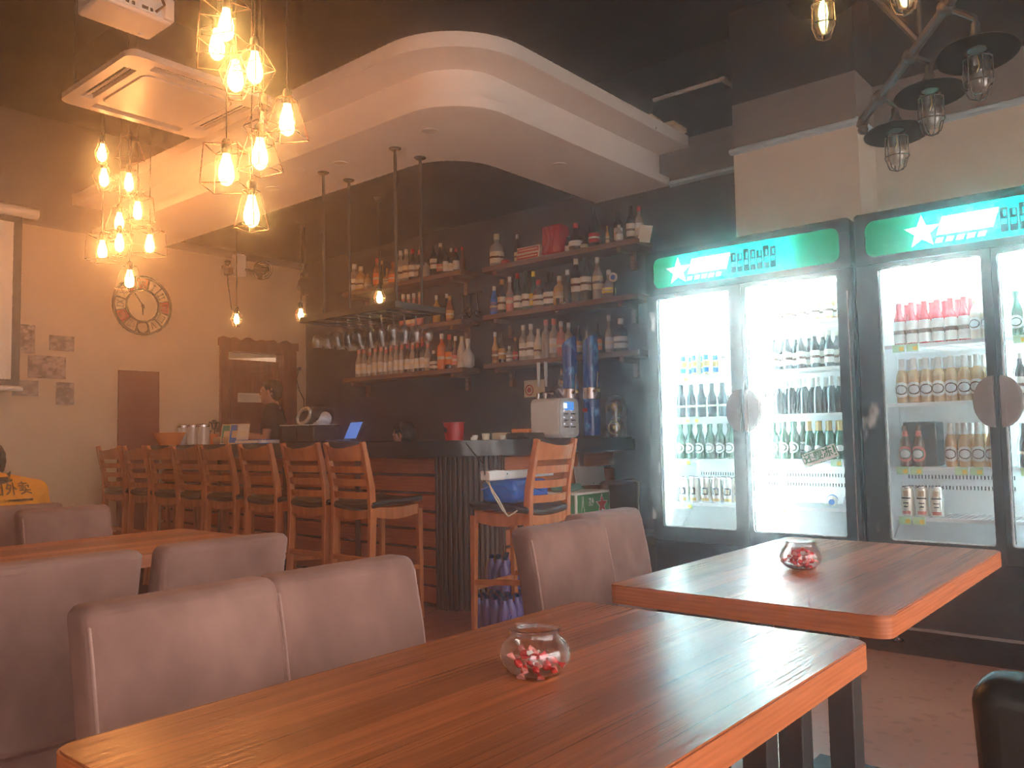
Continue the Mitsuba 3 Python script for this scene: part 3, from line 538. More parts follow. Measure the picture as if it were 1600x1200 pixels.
# ---------------------------------------------------------------- things on the counter
TOPZ = 1.132
def lath_open(r0, r1, h, t=0.003): return lathe([(0, 0), (r0, 0), (r1, h), (r1 - t, h), (r0 - t, t), (0, t)], 28)
one('plastic_bowl', lath_open(0.09, 0.15, 0.12), C('orange', 0.35), 'orange red plastic bowl at the far left end of the bar counter', 'bowl', at(-7.70, 3.98, TOPZ))
for i, x in enumerate((-7.80, -7.66, -7.50)):
    p = Proto(); p.add('jar_body', lathe([(0, 0), (0.055, 0), (0.057, 0.01), (0.057, 0.17), (0, 0.17)], 20), C('silver', 0.15)); p.add('lid', lathe([(0, 0.0), (0.06, 0.0), (0.06, 0.022), (0.05, 0.028), (0, 0.028)], 20), M_chrome); p.parts[-1] = (p.parts[-1][0], mikit.ply(moved(lathe([(0, 0.0), (0.06, 0.0), (0.06, 0.022), (0.05, 0.028), (0, 0.028)], 20), tra(0, 0, 0.17)), M_chrome, smooth=35), None, None)
    place(p, 'storage_canister', '%s shiny canister beside the orange bowl on the bar' % ['left', 'middle', 'right'][i], 'canister', at(x, 4.18 + 0.02 * i, TOPZ), 'canisters on the bar')
p = Proto(); p.add('cup', lath_open(0.035, 0.04, 0.10), C('orange', 0.3))
for dx, an in ((-0.05, 24), (0.03, -20)):
    for s in (-1, 1): p.add('scissor_handle', moved(tube([(0.028 * math.cos(t) + s * 0.03, 0.0, 0.045 * math.sin(t) + 0.19) for t in np.linspace(0, 2 * np.pi, 17)], 0.007, 6, False), tra(dx * 0.5, 0, 0) @ rot(an * 0.8, [0, 1, 0])), M_matt)
p.add('spatula', moved(box(-0.022, 0.022, -0.003, 0.003, 0.15, 0.24, 0.002), rot(30, [0, 1, 0])), M_matt); p.add('blade', moved(box(-0.01, 0.01, -0.002, 0.002, 0.01, 0.16), rot(6, [0, 1, 0])), M_chrome)
place(p, 'utensil_cup', 'small orange cup holding black handled scissors on the bar', 'utensil cup', at(-7.48, 4.32, TOPZ))
one('folded_cloth', soft_box(0.26, 0.16, 0.07, 0.025, 8, 0.03, f_bag), C('card', 0.8), 'crumpled beige cloth on the bar between the scissors and the menu stands', 'cloth', at(-7.22, 4.30, TOPZ + 0.036))
for i, (x, c) in enumerate(((-7.13, 'teal'), (-6.99, 'blue'), (-6.86, 'silver'))):
    p = Proto(); M = rot(-22, [1, 0, 0])
    p.add('card', moved(box(-0.055, 0.055, -0.003, 0.003, 0, 0.20), M), C('cream', 0.5)); p.add('print_field', moved(box(-0.048, 0.048, -0.0042, -0.003, 0.01, 0.19), M), C(c, 0.5))
    p.add('print_block', moved(box(-0.03, 0.03, -0.0052, -0.0042, 0.06, 0.13), M), C('cream', 0.6)); p.add('stand_foot', box(-0.05, 0.05, -0.01, 0.10, 0, 0.006), M_thin)
    place(p, 'menu_stand', ['green fronted menu card leaning on the bar', 'blue fronted menu card leaning on the bar', 'grey fronted menu card leaning on the bar'][i], 'menu', at(x, 4.24, TOPZ + 0.001, 42), 'menu cards on the bar')
p = Proto(); p.add('cover', box(-0.17, 0.17, -0.11, 0.11, 0.03, 0.036, 0.002), C('blue', 0.25)); p.add('cover', box(-0.17, 0.17, -0.11, 0.11, 0.0, 0.006, 0.002), C('blue', 0.25)); p.add('paper_block', box(-0.165, 0.165, -0.108, 0.108, 0.006, 0.03), M_paper)
place(p, 'folder', 'blue ring folder lying flat on the bar in front of the barman', 'folder', at(-6.42, 4.12, TOPZ, 4))
p = Proto(); p.add('housing', box(-0.23, 0.20, -0.14, 0.14, 0, 0.145, 0.012), M_matt); p.add('rib', box(-0.03, -0.02, -0.144, -0.14, 0, 0.14), C('black', 0.3)); p.add('cloth_edge', box(-0.25, 0.18, -0.146, 0.13, 0.144, 0.152, 0.003), C('silver', 0.5))
p.add('printer_top', moved(soft_box(0.30, 0.22, 0.14, 0.05, 10, 0.05), tra(0.03, 0, 0.21) @ rot(-14, [0, 1, 0])), M_matt, 50)
p.add('silver_loop', moved(tube([(0.09 * math.cos(t), -0.115, 0.052 * math.sin(t)) for t in np.linspace(0.1, 2 * np.pi + 0.1, 25)], 0.013, 8, False), tra(0.04, 0, 0.225) @ rot(-28, [0, 1, 0])), M_alu)
p.add('dome', ellipsoid((0.12, 0.0, 0.2), (0.09, 0.09, 0.07), 2), C('silver', 0.35))
place(p, 'receipt_printer', 'black till printer box with a silver handle loop on the bar', 'printer', at(-5.82, 4.26, TOPZ, 2))
p = Proto(); M = rot(-24, [1, 0, 0]); p.add('screen_shell', moved(box(-0.16, 0.16, -0.006, 0.006, 0, 0.17, 0.004), M), M_matt)
p.add('display', {**mikit.ply(moved(box(-0.145, 0.145, -0.0075, -0.006, 0.014, 0.158), M), C('blue', 0.3), smooth=False), 'emitter': glow((0.06, 0.12, 0.34))}, None, label='glowing blue screen'); p.add('base', box(-0.16, 0.16, -0.19, 0.0, -0.012, 0.002, 0.003), M_matt); p.add('keyboard', box(-0.14, 0.14, -0.16, -0.04, 0.002, 0.005), C('blue', 0.3))
place(p, 'tablet', 'small laptop with a bright blue screen on the bar', 'laptop', at(-5.37, 4.30, TOPZ + 0.013, -20))
p = Proto(); p.add('tin', lathe([(0, 0), (0.066, 0), (0.074, 0.12), (0.079, 0.122), (0.079, 0.13), (0.07, 0.13), (0.064, 0.01), (0, 0.01)], 28), C('red', 0.35)); p.add('label', moved(box(-0.02, 0.02, -0.001, 0.001, -0.016, 0.016), tra(-0.02, -0.070, 0.075) @ rot(-14, [0, 0, 1]) @ rot(16, [0, 1, 0])), M_matt)
place(p, 'red_bucket', 'small red tin bucket on the bar near the fluted corner', 'bucket', at(-4.22, 4.33, TOPZ))
for i, (x, y, r, h, c) in enumerate(((-4.08, 4.40, 0.022, 0.035, 'white'), (-4.02, 4.45, 0.03, 0.045, 'cream'), (-3.99, 4.28, 0.018, 0.02, 'white'), (-3.92, 4.52, 0.022, 0.028, 'white'))):
    one('small_cup', lathe([(0, 0), (r * 0.8, 0), (r, h), (r * 0.88, h), (r * 0.7, h * 0.2), (0, h * 0.2)], 18), C(c, 0.3), ['small white cup nearest the red bucket on the bar', 'taller cream cup on the bar corner', 'tiny white bottle cap like cup in front on the bar corner', 'small white dish by the wooden block on the bar'][i], 'cup', at(x, y, TOPZ))
one('wood_block', box(-0.06, 0.06, -0.04, 0.04, 0, 0.05, 0.004), C('card', 0.6), 'pale wooden block box on the bar corner behind the cups', 'box', at(-4.02, 4.62, TOPZ, 20))
one('wooden_tray', box(-0.07, 0.07, -0.09, 0.09, 0, 0.03, 0.006), C('orange', 0.6), 'flat orange brown wooden holder on top of the black drip tray', 'holder', at(-3.96, 4.82, TOPZ + 0.046, 15))
one('black_tray', box(-0.15, 0.11, -0.20, 0.12, 0, 0.045, 0.008), M_matt, 'black drip tray on the bar beside the white dispenser', 'tray', at(-3.86, 4.72 - 0.12 + 0.2, TOPZ, 0))
p = Proto(); p.add('foot', lathe([(0, 0), (0.03, 0), (0.03, 0.012), (0.014, 0.02), (0.014, 0.09), (0, 0.09)], 16), C('silver', 0.4)); p.add('head', moved(ellipsoid((0, 0, 0.1), (0.03, 0.02, 0.028), 2), rot(25, [0, 1, 0])), C('silver', 0.4)); p.add('lens', ellipsoid((0.0, -0.02, 0.105), (0.012, 0.006, 0.012), 1), M_matt)
place(p, 'desk_gadget', 'small grey gadget on a foot left of the white dispenser', 'gadget', at(-3.98, 5.10, TOPZ))
# white dispenser
p = Proto(); shell = extrude(rpoly(-0.14, 0.14, 0.0, 0.29, 0.04), 0.235, 'y', 0.0)
shell = extrude(rpoly(0.0, 0.23, 0.0, 0.29, 0.045), 0.25, 'x', -0.25)
p.add('housing', shell, M_white, 40); p.add('front_panel', extrude(rpoly(0.003, 0.227, 0.003, 0.287, 0.045), 0.018, 'x', 0.0), C('silver', 0.4), 40, 'grey front panel')
p.add('display', {**mikit.ply(box(0.018, 0.0195, 0.06, 0.17, 0.20, 0.262), C('blue', 0.3), smooth=False), 'emitter': glow((0.03, 0.16, 0.42))}, None, label='blue display'); p.add('display_field', {**mikit.ply(box(0.0195, 0.0205, 0.045, 0.085, 0.215, 0.252), M_paper, smooth=False), 'emitter': glow((0.7, 0.85, 1.0))}, None)
for j in range(3):
    for k in range(2):
        p.add('button', box(0.018, 0.022, 0.045 + 0.085 * k, 0.10 + 0.085 * k, 0.075 + 0.048 * j, 0.083 + 0.048 * j, 0.001), M_matt); p.add('button_light', {**mikit.ply(ellipsoid((0.02, 0.05 + 0.085 * k, 0.10 + 0.048 * j), (0.003, 0.006, 0.006), 1), M_paper), 'emitter': glow((0.6, 0.7, 1.0))}, None)
p.add('lip', box(0.018, 0.03, 0.07, 0.16, 0.012, 0.035, 0.004), C('silver', 0.2))
place(p, 'drink_dispenser', 'white countertop dispenser with a rounded grey control panel and blue display', 'dispenser', at(-3.618, 4.785, TOPZ + 0.003, 0))
# chrome beer tap
p = Proto(); p.add('column', tube([(0, 0, 0), (0, 0, 0.22), (0.0, -0.02, 0.30), (0, -0.08, 0.36), (0, -0.12, 0.40)], [0.045, 0.04, 0.042, 0.04, 0.03], 16), M_chrome); p.add('knob', ellipsoid((0.02, -0.03, 0.44), (0.05, 0.05, 0.05), 3), M_chrome); p.add('crossbar', tube([(-0.24, 0, 0.36), (0.0, 0, 0.36)], 0.02, 12), M_chrome)
p.add('finial', ellipsoid((0.02, -0.03, 0.52), (0.03, 0.03, 0.05), 2), M_chrome); p.add('finial', ellipsoid((0.06, 0.02, 0.38), (0.05, 0.04, 0.035), 2), M_chrome)
for x in (-0.22, -0.145):
    p.add('tap_handle', tube([(x, -0.05, 0.42), (x, -0.05, 0.62)], [0.012, 0.016], 10), C('silver', 0.3)); p.add('faucet', tube([(x, 0, 0.36), (x, -0.06, 0.36), (x, -0.075, 0.22)], [0.018, 0.018, 0.01], 10), M_chrome)
place(p, 'beer_tap', 'chrome beer tap with two upright handles behind the white dispenser', 'beer tap', at(-4.0, 5.38, TOPZ))
# blue beer towers
def f_tower(p, n, uv): return mix((0.01, 0.07, 0.40), (0.10, 0.42, 0.85), smoothstep(0.52, 0.8, fbm(p.x * 16 + p.y * 12, p.y * 6, p.z * 9, 4)))
M_tower = mat('tower_blue', prin(proc(f_tower), 0.18, 0.6))
for i, x in enumerate((-3.925, -3.72)):
    p = Proto(); tower = extrude(rpoly(-0.062, 0.062, -0.06, 0.06, 0.05, 6), 0.80, 'z', 0.02).slice_plane([0, 0, 0.70], [0.62, 0, -0.78], cap=True) if False else None
    body = m3.Manifold.cylinder(0.86, 0.064, 0.058, 32).trim_by_plane((0.55, 0.2, -0.8), -0.62); q = body.to_mesh()
    p.add('tube', trimesh.Trimesh(q.vert_properties[:, :3], q.tri_verts, process=False), M_tower, 40); p.add('silver_band', lathe([(0.0655, 0.30), (0.068, 0.305), (0.068, 0.385), (0.0655, 0.39)], 28), M_chrome)
    p.add('faucet', tube([(0.06, -0.02, 0.36), (0.15, -0.04, 0.36)], 0.012, 8), M_gold); p.add('faucet_handle', tube([(0.13, -0.04, 0.33), (0.15, -0.04, 0.5)], 0.008, 6), M_chrome); p.add('red_mark', box(-0.03, 0.03, -0.0665, -0.063, 0.2, 0.23), C('red', 0.5)); p.add('foot', lathe([(0, 0), (0.08, 0), (0.08, 0.015), (0, 0.015)], 24), M_matt)
    place(p, 'beer_tower', 'tall blue beer tower with a silver band, %s of the pair' % ('left' if i == 0 else 'right'), 'beer tower', at(x, 5.36, TOPZ, -20), 'blue beer towers on the bar')
# golden barrel tap between the towers and the fridge
p = Proto(); p.add('barrel', lathe([(0, 0), (0.05, 0), (0.062, 0.05), (0.055, 0.12), (0.03, 0.16), (0.045, 0.2), (0.055, 0.24), (0.03, 0.29), (0, 0.30)], 24), C('brown', 0.2)); p.add('ring', moved(tube([(0.05 * math.cos(t), 0, 0.05 * math.sin(t)) for t in np.linspace(0, 2 * np.pi, 25)], 0.009, 8, False), tra(0.02, -0.065, 0.075)), M_gold); p.add('boss', ellipsoid((0.02, -0.062, 0.075), (0.028, 0.02, 0.028), 2), M_gold); p.add('crest', ellipsoid((0.0, -0.04, 0.24), (0.05, 0.03, 0.045), 2), M_gold); p.add('glass_dome', lathe([(0.085, 0), (0.085, 0.25), (0.06, 0.32), (0, 0.34), (0, 0.337), (0.058, 0.317), (0.083, 0.249), (0.083, 0)], 24), M_thin)
place(p, 'golden_ornament', 'dark and gold ornament under a glass dome on the bar end beside the fridge', 'ornament', at(-3.645, 5.585, TOPZ))
# card with the red emblem on the back wall (its square code is left blank)
p = Proto(); p.add('card', box(-0.115, 0.115, 0, 0.006, -0.075, 0.075, 0.001), C('cream', 0.6)); p.add('emblem', moved(extrude(ring(0.048, 0.038).union(Point(0, 0).buffer(0.022)), 0.002, 'y', -0.002), tra(-0.055, 0, -0.012)), C('red', 0.5)); p.add('print_line', box(-0.09, 0.0, -0.001, 0, 0.05, 0.058), C('silver', 0.5))
place(p, 'payment_card', 'white card with a red round emblem on the dark wall behind the beer tap', 'card', at(-4.56, YB - 0.008, 1.57))

# ================================================================ wall shelves and bottles
def shelf(x0, x1, z, label, ends):
    k = numbered('wall_shelf'); tag(k, label, 'shelf')
    child(k, 'board', box(x0, x1, YB - 0.25, YB - 0.001, z - 0.045, z, 0.003), M_shelf)
    for e in ends: child(k, 'bracket', cat([box(e - 0.02, e + 0.02, YB - 0.235, YB - 0.001, z - 0.085, z - 0.045), box(e - 0.02, e + 0.02, YB - 0.04, YB - 0.001, z - 0.2, z - 0.085)]), M_shelf)
ZS = {'R1': 2.665, 'R2': 2.235, 'R3': 1.80, 'L1': 2.69, 'L2': 2.235, 'L3': 1.79}
NM = {'R1': 'top right wall shelf', 'R2': 'middle right wall shelf', 'R3': 'lowest right wall shelf', 'L1': 'top left wall shelf', 'L2': 'middle left wall shelf', 'L3': 'lowest left wall shelf'}
for k in ('R1', 'R2', 'R3'): shelf(-4.94, -3.33, ZS[k], 'brown plank shelf, %s of the three nearer the fridge' % {'R1': 'top', 'R2': 'middle', 'R3': 'lowest'}[k], (-4.80, -3.50))
for k in ('L1', 'L2', 'L3'): shelf(-6.92, -5.20, ZS[k], 'brown plank shelf, %s of the three behind the hanging glass rack' % {'L1': 'top', 'L2': 'middle', 'L3': 'lowest'}[k], (-6.78, -5.34))

SHAPES = {   # outline (r, z) on a 1 m tall bottle with a belly of radius 1, neck top z of the label zone (z0, z1)
 'spirit': ([(0, 0), (0.95, 0), (1, 0.02), (1, 0.58), (0.85, 0.66), (0.42, 0.74), (0.36, 0.78), (0.36, 0.95), (0, 0.95)], (0.14, 0.50), 0.125),
 'wine': ([(0, 0), (0.95, 0), (1, 0.02), (1, 0.58), (0.9, 0.65), (0.5, 0.74), (0.38, 0.80), (0.36, 0.97), (0, 0.97)], (0.26, 0.56), 0.12),
 'squat': ([(0, 0), (0.95, 0), (1, 0.03), (1, 0.52), (0.8, 0.66), (0.36, 0.74), (0.34, 0.93), (0, 0.93)], (0.12, 0.46), 0.21),
 'round': ([(0, 0), (0.6, 0), (0.9, 0.1), (1, 0.28), (0.9, 0.45), (0.5, 0.58), (0.3, 0.66), (0.28, 0.93), (0, 0.93)], (0.2, 0.38), 0.24),
 'cone': ([(0, 0), (0.95, 0), (1, 0.03), (0.97, 0.5), (0.6, 0.72), (0.36, 0.85), (0.32, 0.95), (0, 0.95)], (0.14, 0.46), 0.15),
 'champagne': ([(0, 0), (0.95, 0), (1, 0.03), (1, 0.42), (0.85, 0.55), (0.5, 0.72), (0.36, 0.82), (0.36, 0.98), (0, 0.98)], (0.14, 0.36), 0.125),
 'slim': ([(0, 0), (0.95, 0), (1, 0.02), (1, 0.50), (0.7, 0.60), (0.40, 0.70), (0.36, 0.96), (0, 0.96)], (0.12, 0.42), 0.105),
 'beer': ([(0, 0), (0.92, 0), (1, 0.02), (1, 0.55), (0.88, 0.64), (0.5, 0.76), (0.42, 0.82), (0.40, 0.97), (0, 0.97)], (0.16, 0.50), 0.125),
}
def disc_on(rr, R, zc, off, n=14):
    pts, f = [(0.0, 0.0)], [[0, i, i % n + 1] for i in range(1, n + 1)]
    for q in (0.4, 0.7, 1.0): pts += [(q * R * math.cos(t), q * R * math.sin(t)) for t in np.arange(n) * 2 * np.pi / n]
    for k in range(2):
        for i in range(n): a, b = 1 + k * n + i, 1 + k * n + (i + 1) % n; f += [[a, a + n, b + n], [a, b + n, b]]
    return trimesh.Trimesh([[(rr + off) * math.sin(x / rr), -(rr + off) * math.cos(x / rr), zc + z] for x, z in pts], f, process=False)
def bottle_proto(kind, glass, label, cap, foil=None, lz=None, pieces=16, disc=False):
    pr, (l0, l1), rr = SHAPES[kind]; p = Proto()
    if lz: l0, l1 = lz
    p.add('bottle_body', lathe([(r * rr, z) for r, z in pr], pieces), G(glass), 45)
    def radius(z): return float(np.interp(z, [q[1] for q in pr[1:-1]], [q[0] for q in pr[1:-1]])) * rr
    if label:
        if disc:
            R = (l1 - l0) / 2; zc = (l0 + l1) / 2
            p.add('label', disc_on(rr, R, zc, 0.02), C(label, 0.5), False)
            p.add('label__label_badge', disc_on(rr, R * 0.66, zc, 0.028), C('brown' if label == 'white' else 'green', 0.5), False); p.add('label__label_badge', disc_on(rr, R * 0.5, zc, 0.036), C('silver', 0.5), False)
        else:
            zz = np.linspace(l0, l1, 4); p.add('label', lathe([(radius(z) + 0.004, z) for z in zz], pieces), C(label, 0.5), 60)
            zb = l0 + (l1 - l0) * np.array([0.42, 0.6]); p.add('label__label_band', lathe([(radius(z) + 0.007, z) for z in zb], pieces), C('brown' if label in ('white', 'cream', 'pale') else 'cream', 0.5), 60)
    ct = pr[-1][1]; cr = pr[-2][0] * rr + 0.012
    if cap: p.add('cap', lathe([(cr, ct - 0.10), (cr, 0.995), (cr * 0.9, 1.0), (0, 1.0)], 12), C(cap, 0.35), 45)
    if foil:
        zz = np.linspace(0.74, ct - 0.02, 5); p.add('foil', lathe([(radius(z) + 0.008, z) for z in zz], pieces), C(foil, 0.35), 60)
    return p
cache = {}
def bottle(shelf_key, i, n, x, h, spec, dy=0.0):
    if spec not in cache: cache[spec] = bottle_proto(*spec)
    kind, glass, label, cap = spec[:4]
    words = {'clear': 'clear', 'dark': 'dark', 'green': 'dark green', 'amber': 'amber', 'gold': 'golden', 'pink': 'pink', 'white': 'white', 'brown': 'brown', 'blue': 'blue', 'beer': 'light amber'}
    lb = '%s %s bottle%s%s, %s from left, %s' % (words.get(glass, glass), {'spirit': 'spirit', 'wine': 'wine', 'squat': 'squat', 'round': 'round', 'cone': 'conical', 'champagne': 'champagne', 'slim': 'slim', 'beer': 'beer'}[kind],
        ', %s label' % label if label else '', ', %s cap' % cap if cap else '', ordinal(i + 1), NM[shelf_key])
    place(cache[spec], 'liquor_bottle', lb, 'bottle', at(x, YB - 0.13 + dy, ZS[shelf_key] + 0.0005, rng.uniform(-40, 40), h), 'bottles on the ' + NM[shelf_key])
def fill(key, items):
    for i, it in enumerate(items): bottle(key, i, len(items), it[0], it[1], it[2], it[3] if len(it) > 3 else 0.0)
S = lambda *a: a
fill('R1', [(-4.86, .31, S('squat', 'clear', 'cream', 'cream')), (-4.66, .28, S('slim', 'dark', 'pale', 'silver'), 0.05), (-4.06, .15, S('squat', 'dark', 'silver', 'black')), (-3.985, .25, S('round', 'dark', 'silver', 'red')), (-3.90, .14, S('round', 'dark', 'pale', 'black')),
            (-3.80, .36, S('champagne', 'dark', 'red', 'black')), (-3.625, .15, S('slim', 'gold', 'cream', 'gold'), -0.07), (-3.585, .28, S('spirit', 'dark', 'silver', 'black'), 0.03), (-3.52, .14, S('squat', 'clear', 'silver', 'silver'), -0.06), (-3.45, .29, S('spirit', 'black', 'white', 'black')), (-3.37, .27, S('spirit', 'clear', 'silver', 'red'))])
fill('R2', [(-4.90, .27, S('cone', 'blue', 'purple', 'silver')), (-4.81, .32, S('spirit', 'dark', 'cream', 'gold')), (-4.715, .33, S('slim', 'clear', 'rose', 'white', None, (0.06, 0.56))), (-4.625, .35, S('slim', 'dark', 'white', 'red')), (-4.53, .36, S('slim', 'green', 'white', 'green')), (-4.445, .34, S('slim', 'green', 'yellow', 'yellow')),
            (-4.365, .25, S('squat', 'brown', 'white', 'red'), -0.03), (-4.26, .31, S('squat', 'dark', 'white', 'black', None, (0.1, 0.42))), (-4.165, .26, S('squat', 'gold', 'card', 'cream')), (-4.08, .30, S('spirit', 'dark', None, 'silver')), (-3.99, .38, S('wine', 'dark', 'white', 'cream')), (-3.895, .38, S('wine', 'dark', 'white', 'black')), (-3.775, .36, S('wine', 'clear', 'cream', 'silver')), (-3.67, .24, S('round', 'clear', 'yellow', 'silver'))])
fill('R3', [(-4.90, .29, S('slim', 'gold', 'amber', 'silver')), (-4.82, .27, S('spirit', 'dark', 'gold', 'black')), (-4.735, .15, S('squat', 'clear', 'white', 'silver')), (-4.665, .22, S('slim', 'brown', 'red', 'gold')), (-4.57, .32, S('spirit', 'clear', 'white', 'white')), (-4.485, .32, S('spirit', 'clear', 'white', 'silver')), (-4.405, .27, S('cone', 'white', 'cream', 'white')),
            (-4.32, .34, S('spirit', 'clear', None, 'rose')), (-4.235, .34, S('spirit', 'clear', 'silver', 'rose')), (-4.16, .31, S('spirit', 'pink', 'rose', 'silver')), (-4.08, .29, S('spirit', 'clear', 'gold', 'silver')), (-3.985, .25, S('spirit', 'dark', 'gold', 'black')), (-3.90, .24, S('slim', 'clear', 'cream', 'black')), (-3.79, .25, S('spirit', 'dark', 'orange', 'black')), (-3.68, .31, S('slim', 'clear', 'silver', 'silver')), (-3.57, .27, S('squat', 'dark', 'white', 'white'))])
fill('L1', [(-6.86, .31, S('squat', 'clear', 'white', 'silver')), (-6.755, .27, S('squat', 'gold', 'pale', 'cream')), (-6.65, .19, S('squat', 'gold', 'card', None)), (-6.50, .32, S('spirit', 'amber', 'orange', 'red')), (-6.42, .28, S('slim', 'dark', None, 'gold')), (-6.34, .19, S('round', 'gold', 'pale', 'gold')), (-6.25, .24, S('squat', 'amber', 'orange', 'amber')), (-6.14, .34, S('spirit', 'clear', 'white', 'white')),
            (-6.055, .34, S('spirit', 'clear', 'pale', 'cream')), (-5.965, .33, S('spirit', 'dark', 'white', 'red')), (-5.865, .30, S('spirit', 'dark', 'white', 'rose')), (-5.795, .17, S('squat', 'dark', None, 'silver'), -0.04), (-5.735, .18, S('squat', 'clear', None, 'black'), -0.04), (-5.665, .32, S('wine', 'dark', 'white', 'black')), (-5.575, .32, S('champagne', 'dark', 'pink', 'cream')), (-5.50, .26, S('spirit', 'black', 'silver', 'black')), (-5.435, .25, S('slim', 'black', 'silver', 'silver')), (-5.37, .24, S('spirit', 'dark', 'silver', 'red')), (-5.29, .24, S('slim', 'brown', None, 'red'))])
fill('L2', [(-6.11, .35, S('slim', 'pink', 'rose', 'white')), (-6.03, .34, S('slim', 'pink', 'cream', 'white')), (-5.955, .34, S('slim', 'pink', 'cream', 'silver')), (-5.87, .34, S('slim', 'pink', 'rose', 'cream')), (-5.64, .28, S('spirit', 'gold', 'gold', 'silver')), (-5.55, .29, S('slim', 'dark', None, 'silver'), 0.05), (-5.46, .25, S('cone', 'amber', 'gold', 'gold'))])
red_neck = S('slim', 'clear', 'silver', 'silver', 'rose'); red2 = S('slim', 'dark', 'silver', 'red', 'red')
fill('L3', [(x, h, red2 if i in (9, 11, 12, 14) else red_neck) for i, (x, h) in enumerate([(-6.80, .34), (-6.715, .34), (-6.625, .30), (-6.54, .34), (-6.45, .34), (-6.37, .31), (-6.295, .33), (-6.215, .34), (-6.135, .34), (-6.05, .34), (-5.98, .32), (-5.91, .33), (-5.84, .34), (-5.77, .31)])]
     + [(-5.685, .20, S('squat', 'dark', 'white', 'silver')), (-5.575, .35, S('spirit', 'orange', 'orange', 'silver', None, (0.1, 0.56))), (-5.475, .33, S('spirit', 'dark', 'orange', 'red')), (-5.395, .31, S('slim', 'brown', 'rose', 'silver')), (-5.315, .30, S('cone', 'silver', None, 'cream')), (-5.235, .27, S('round', 'silver', None, 'silver'))])
# boxes and oddments on the shelves
def giftbox(x0, x1, z0, lb):
    p = Proto(); p.add('box_body', box(x0, x1, YB - 0.22, YB - 0.04, z0, z0 + 0.055, 0.003), C('cream', 0.5)); p.add('red_face', box(x0 + 0.008, x1 - 0.008, YB - 0.2215, YB - 0.22, z0 + 0.008, z0 + 0.047), C('red', 0.5)); p.add('gold_strip', box(x0 + 0.02, x1 - 0.02, YB - 0.223, YB - 0.2215, z0 + 0.022, z0 + 0.034), C('card', 0.4)); place(p, 'gift_box', lb, 'box', None, 'gift boxes on the top right shelf')
giftbox(-4.56, -4.31, ZS['R1'] + 0.001, 'lower of two flat red and cream gift boxes on the top right shelf'); giftbox(-4.55, -4.30, ZS['R1'] + 0.0575, 'upper of two flat red and cream gift boxes on the top right shelf')
p = Proto(); p.add('bag_body', moved(soft_box(0.19, 0.15, 0.25, 0.02, 8, 0.03, lambda v: v + (0.012 * meshkit.noise(v * 40.0) - 0.006)[:, None]), tra(-4.195, YB - 0.13, ZS['R1'] + 0.136)), C('red', 0.25), 20)
for k in range(3): p.add('ribbon', tube([(-4.28 + 0.05 * k, YB - 0.211, ZS['R1'] + 0.02), (-4.22 + 0.03 * k, YB - 0.216, ZS['R1'] + 0.13), (-4.26 + 0.06 * k, YB - 0.211, ZS['R1'] + 0.24)], 0.005, 6), C('red', 0.2))
place(p, 'red_gift_bag', 'crumpled shiny red gift bag on the top right shelf beside the flat gift boxes', 'gift bag')
one('red_ornament', ellipsoid((-4.735, YB - 0.16, ZS['R1'] + 0.03), (0.04, 0.04, 0.03), 2), C('red', 0.4), 'small red round ornament on the top right shelf left of the gift boxes', 'ornament')
one('leaflet', moved(box(-0.05, 0.06, -0.003, 0.003, 0, 0.13), tra(-3.30, YB - 0.2, ZS['R1'] - 0.035) @ rot(14, [0, 1, 0])), M_paper, 'white leaflet tucked against the right end of the top right shelf', 'leaflet')
p = Proto(); p.add('sheet', moved(box(-0.12, 0.0, -0.002, 0.002, 0, 0.02), rot(-32, [0, 1, 0])), M_paper); p.add('stand', box(-0.1, -0.09, 0.0, 0.03, 0, 0.06), M_matt)
place(p, 'bottle_pourer_card', 'slanted white card between bottles on the middle right shelf', 'card', at(-4.04, YB - 0.215, ZS['R2'] + 0.001))
p = Proto(); p.add('rim', moved(lathe([(0.022, -0.004), (0.036, -0.006), (0.038, 0.0), (0.038, 0.006), (0.022, 0.006)], 24), rot(90, [1, 0, 0])), C('silver', 0.4)); p.add('centre', moved(lathe([(0, 0), (0.023, 0), (0.023, 0.005), (0, 0.005)], 20), rot(90, [1, 0, 0])), C('blue', 0.4))
place(p, 'wall_badge', 'small round blue and white badge at the right end of the middle right shelf', 'badge', at(-3.58, YB - 0.2, ZS['R2'] + 0.16))
scene_key = [k for k in labels if k.startswith('wall_badge')][0]
child(scene_key, 'stand', box(-3.585, -3.575, YB - 0.20, YB - 0.19, ZS['R2'] + 0.001, ZS['R2'] + 0.125), M_matt)
p = Proto()
p.add('hook_rail', box(-5.42, -5.16, YB - 0.03, YB - 0.001, 2.50, 2.515), M_iron)
place(p, 'hook_rail', 'short black hook rail with bar tools on the dark wall', 'rail')
for i, (x, lb) in enumerate(((-5.395, 'black bar tool hanging leftmost on the hook rail'), (-5.30, 'black and chrome opener hanging in the middle of the hook rail'), (-5.20, 'small chrome jigger hanging at the right end of the hook rail'))):
    p = Proto(); p.add('shaft', tube([(x, YB - 0.04, 2.505), (x + 0.01, YB - 0.04, 2.32)], 0.008, 8), M_iron)
    p.add('tool_head', lathe([(0, 0.0), (0.02, 0.02), (0.035, 0.05), (0.012, 0.06), (0, 0.06)], 16).apply_translation([x + 0.01, YB - 0.045, 2.265]), M_chrome if i else M_iron)
    if i == 1: p.add('grip', box(x - 0.02, x + 0.03, YB - 0.06, YB - 0.03, 2.36, 2.49, 0.008), M_matt)
    if i == 0: p.add('ring', moved(tube([(0.025 * math.cos(t), 0, 0.025 * math.sin(t)) for t in np.linspace(0, 2 * np.pi, 17)], 0.006, 6, False), tra(x - 0.0, YB - 0.05, 2.29)), M_chrome)
    place(p, 'bar_tool', lb, 'bar tool', None, 'bar tools on the hook rail')

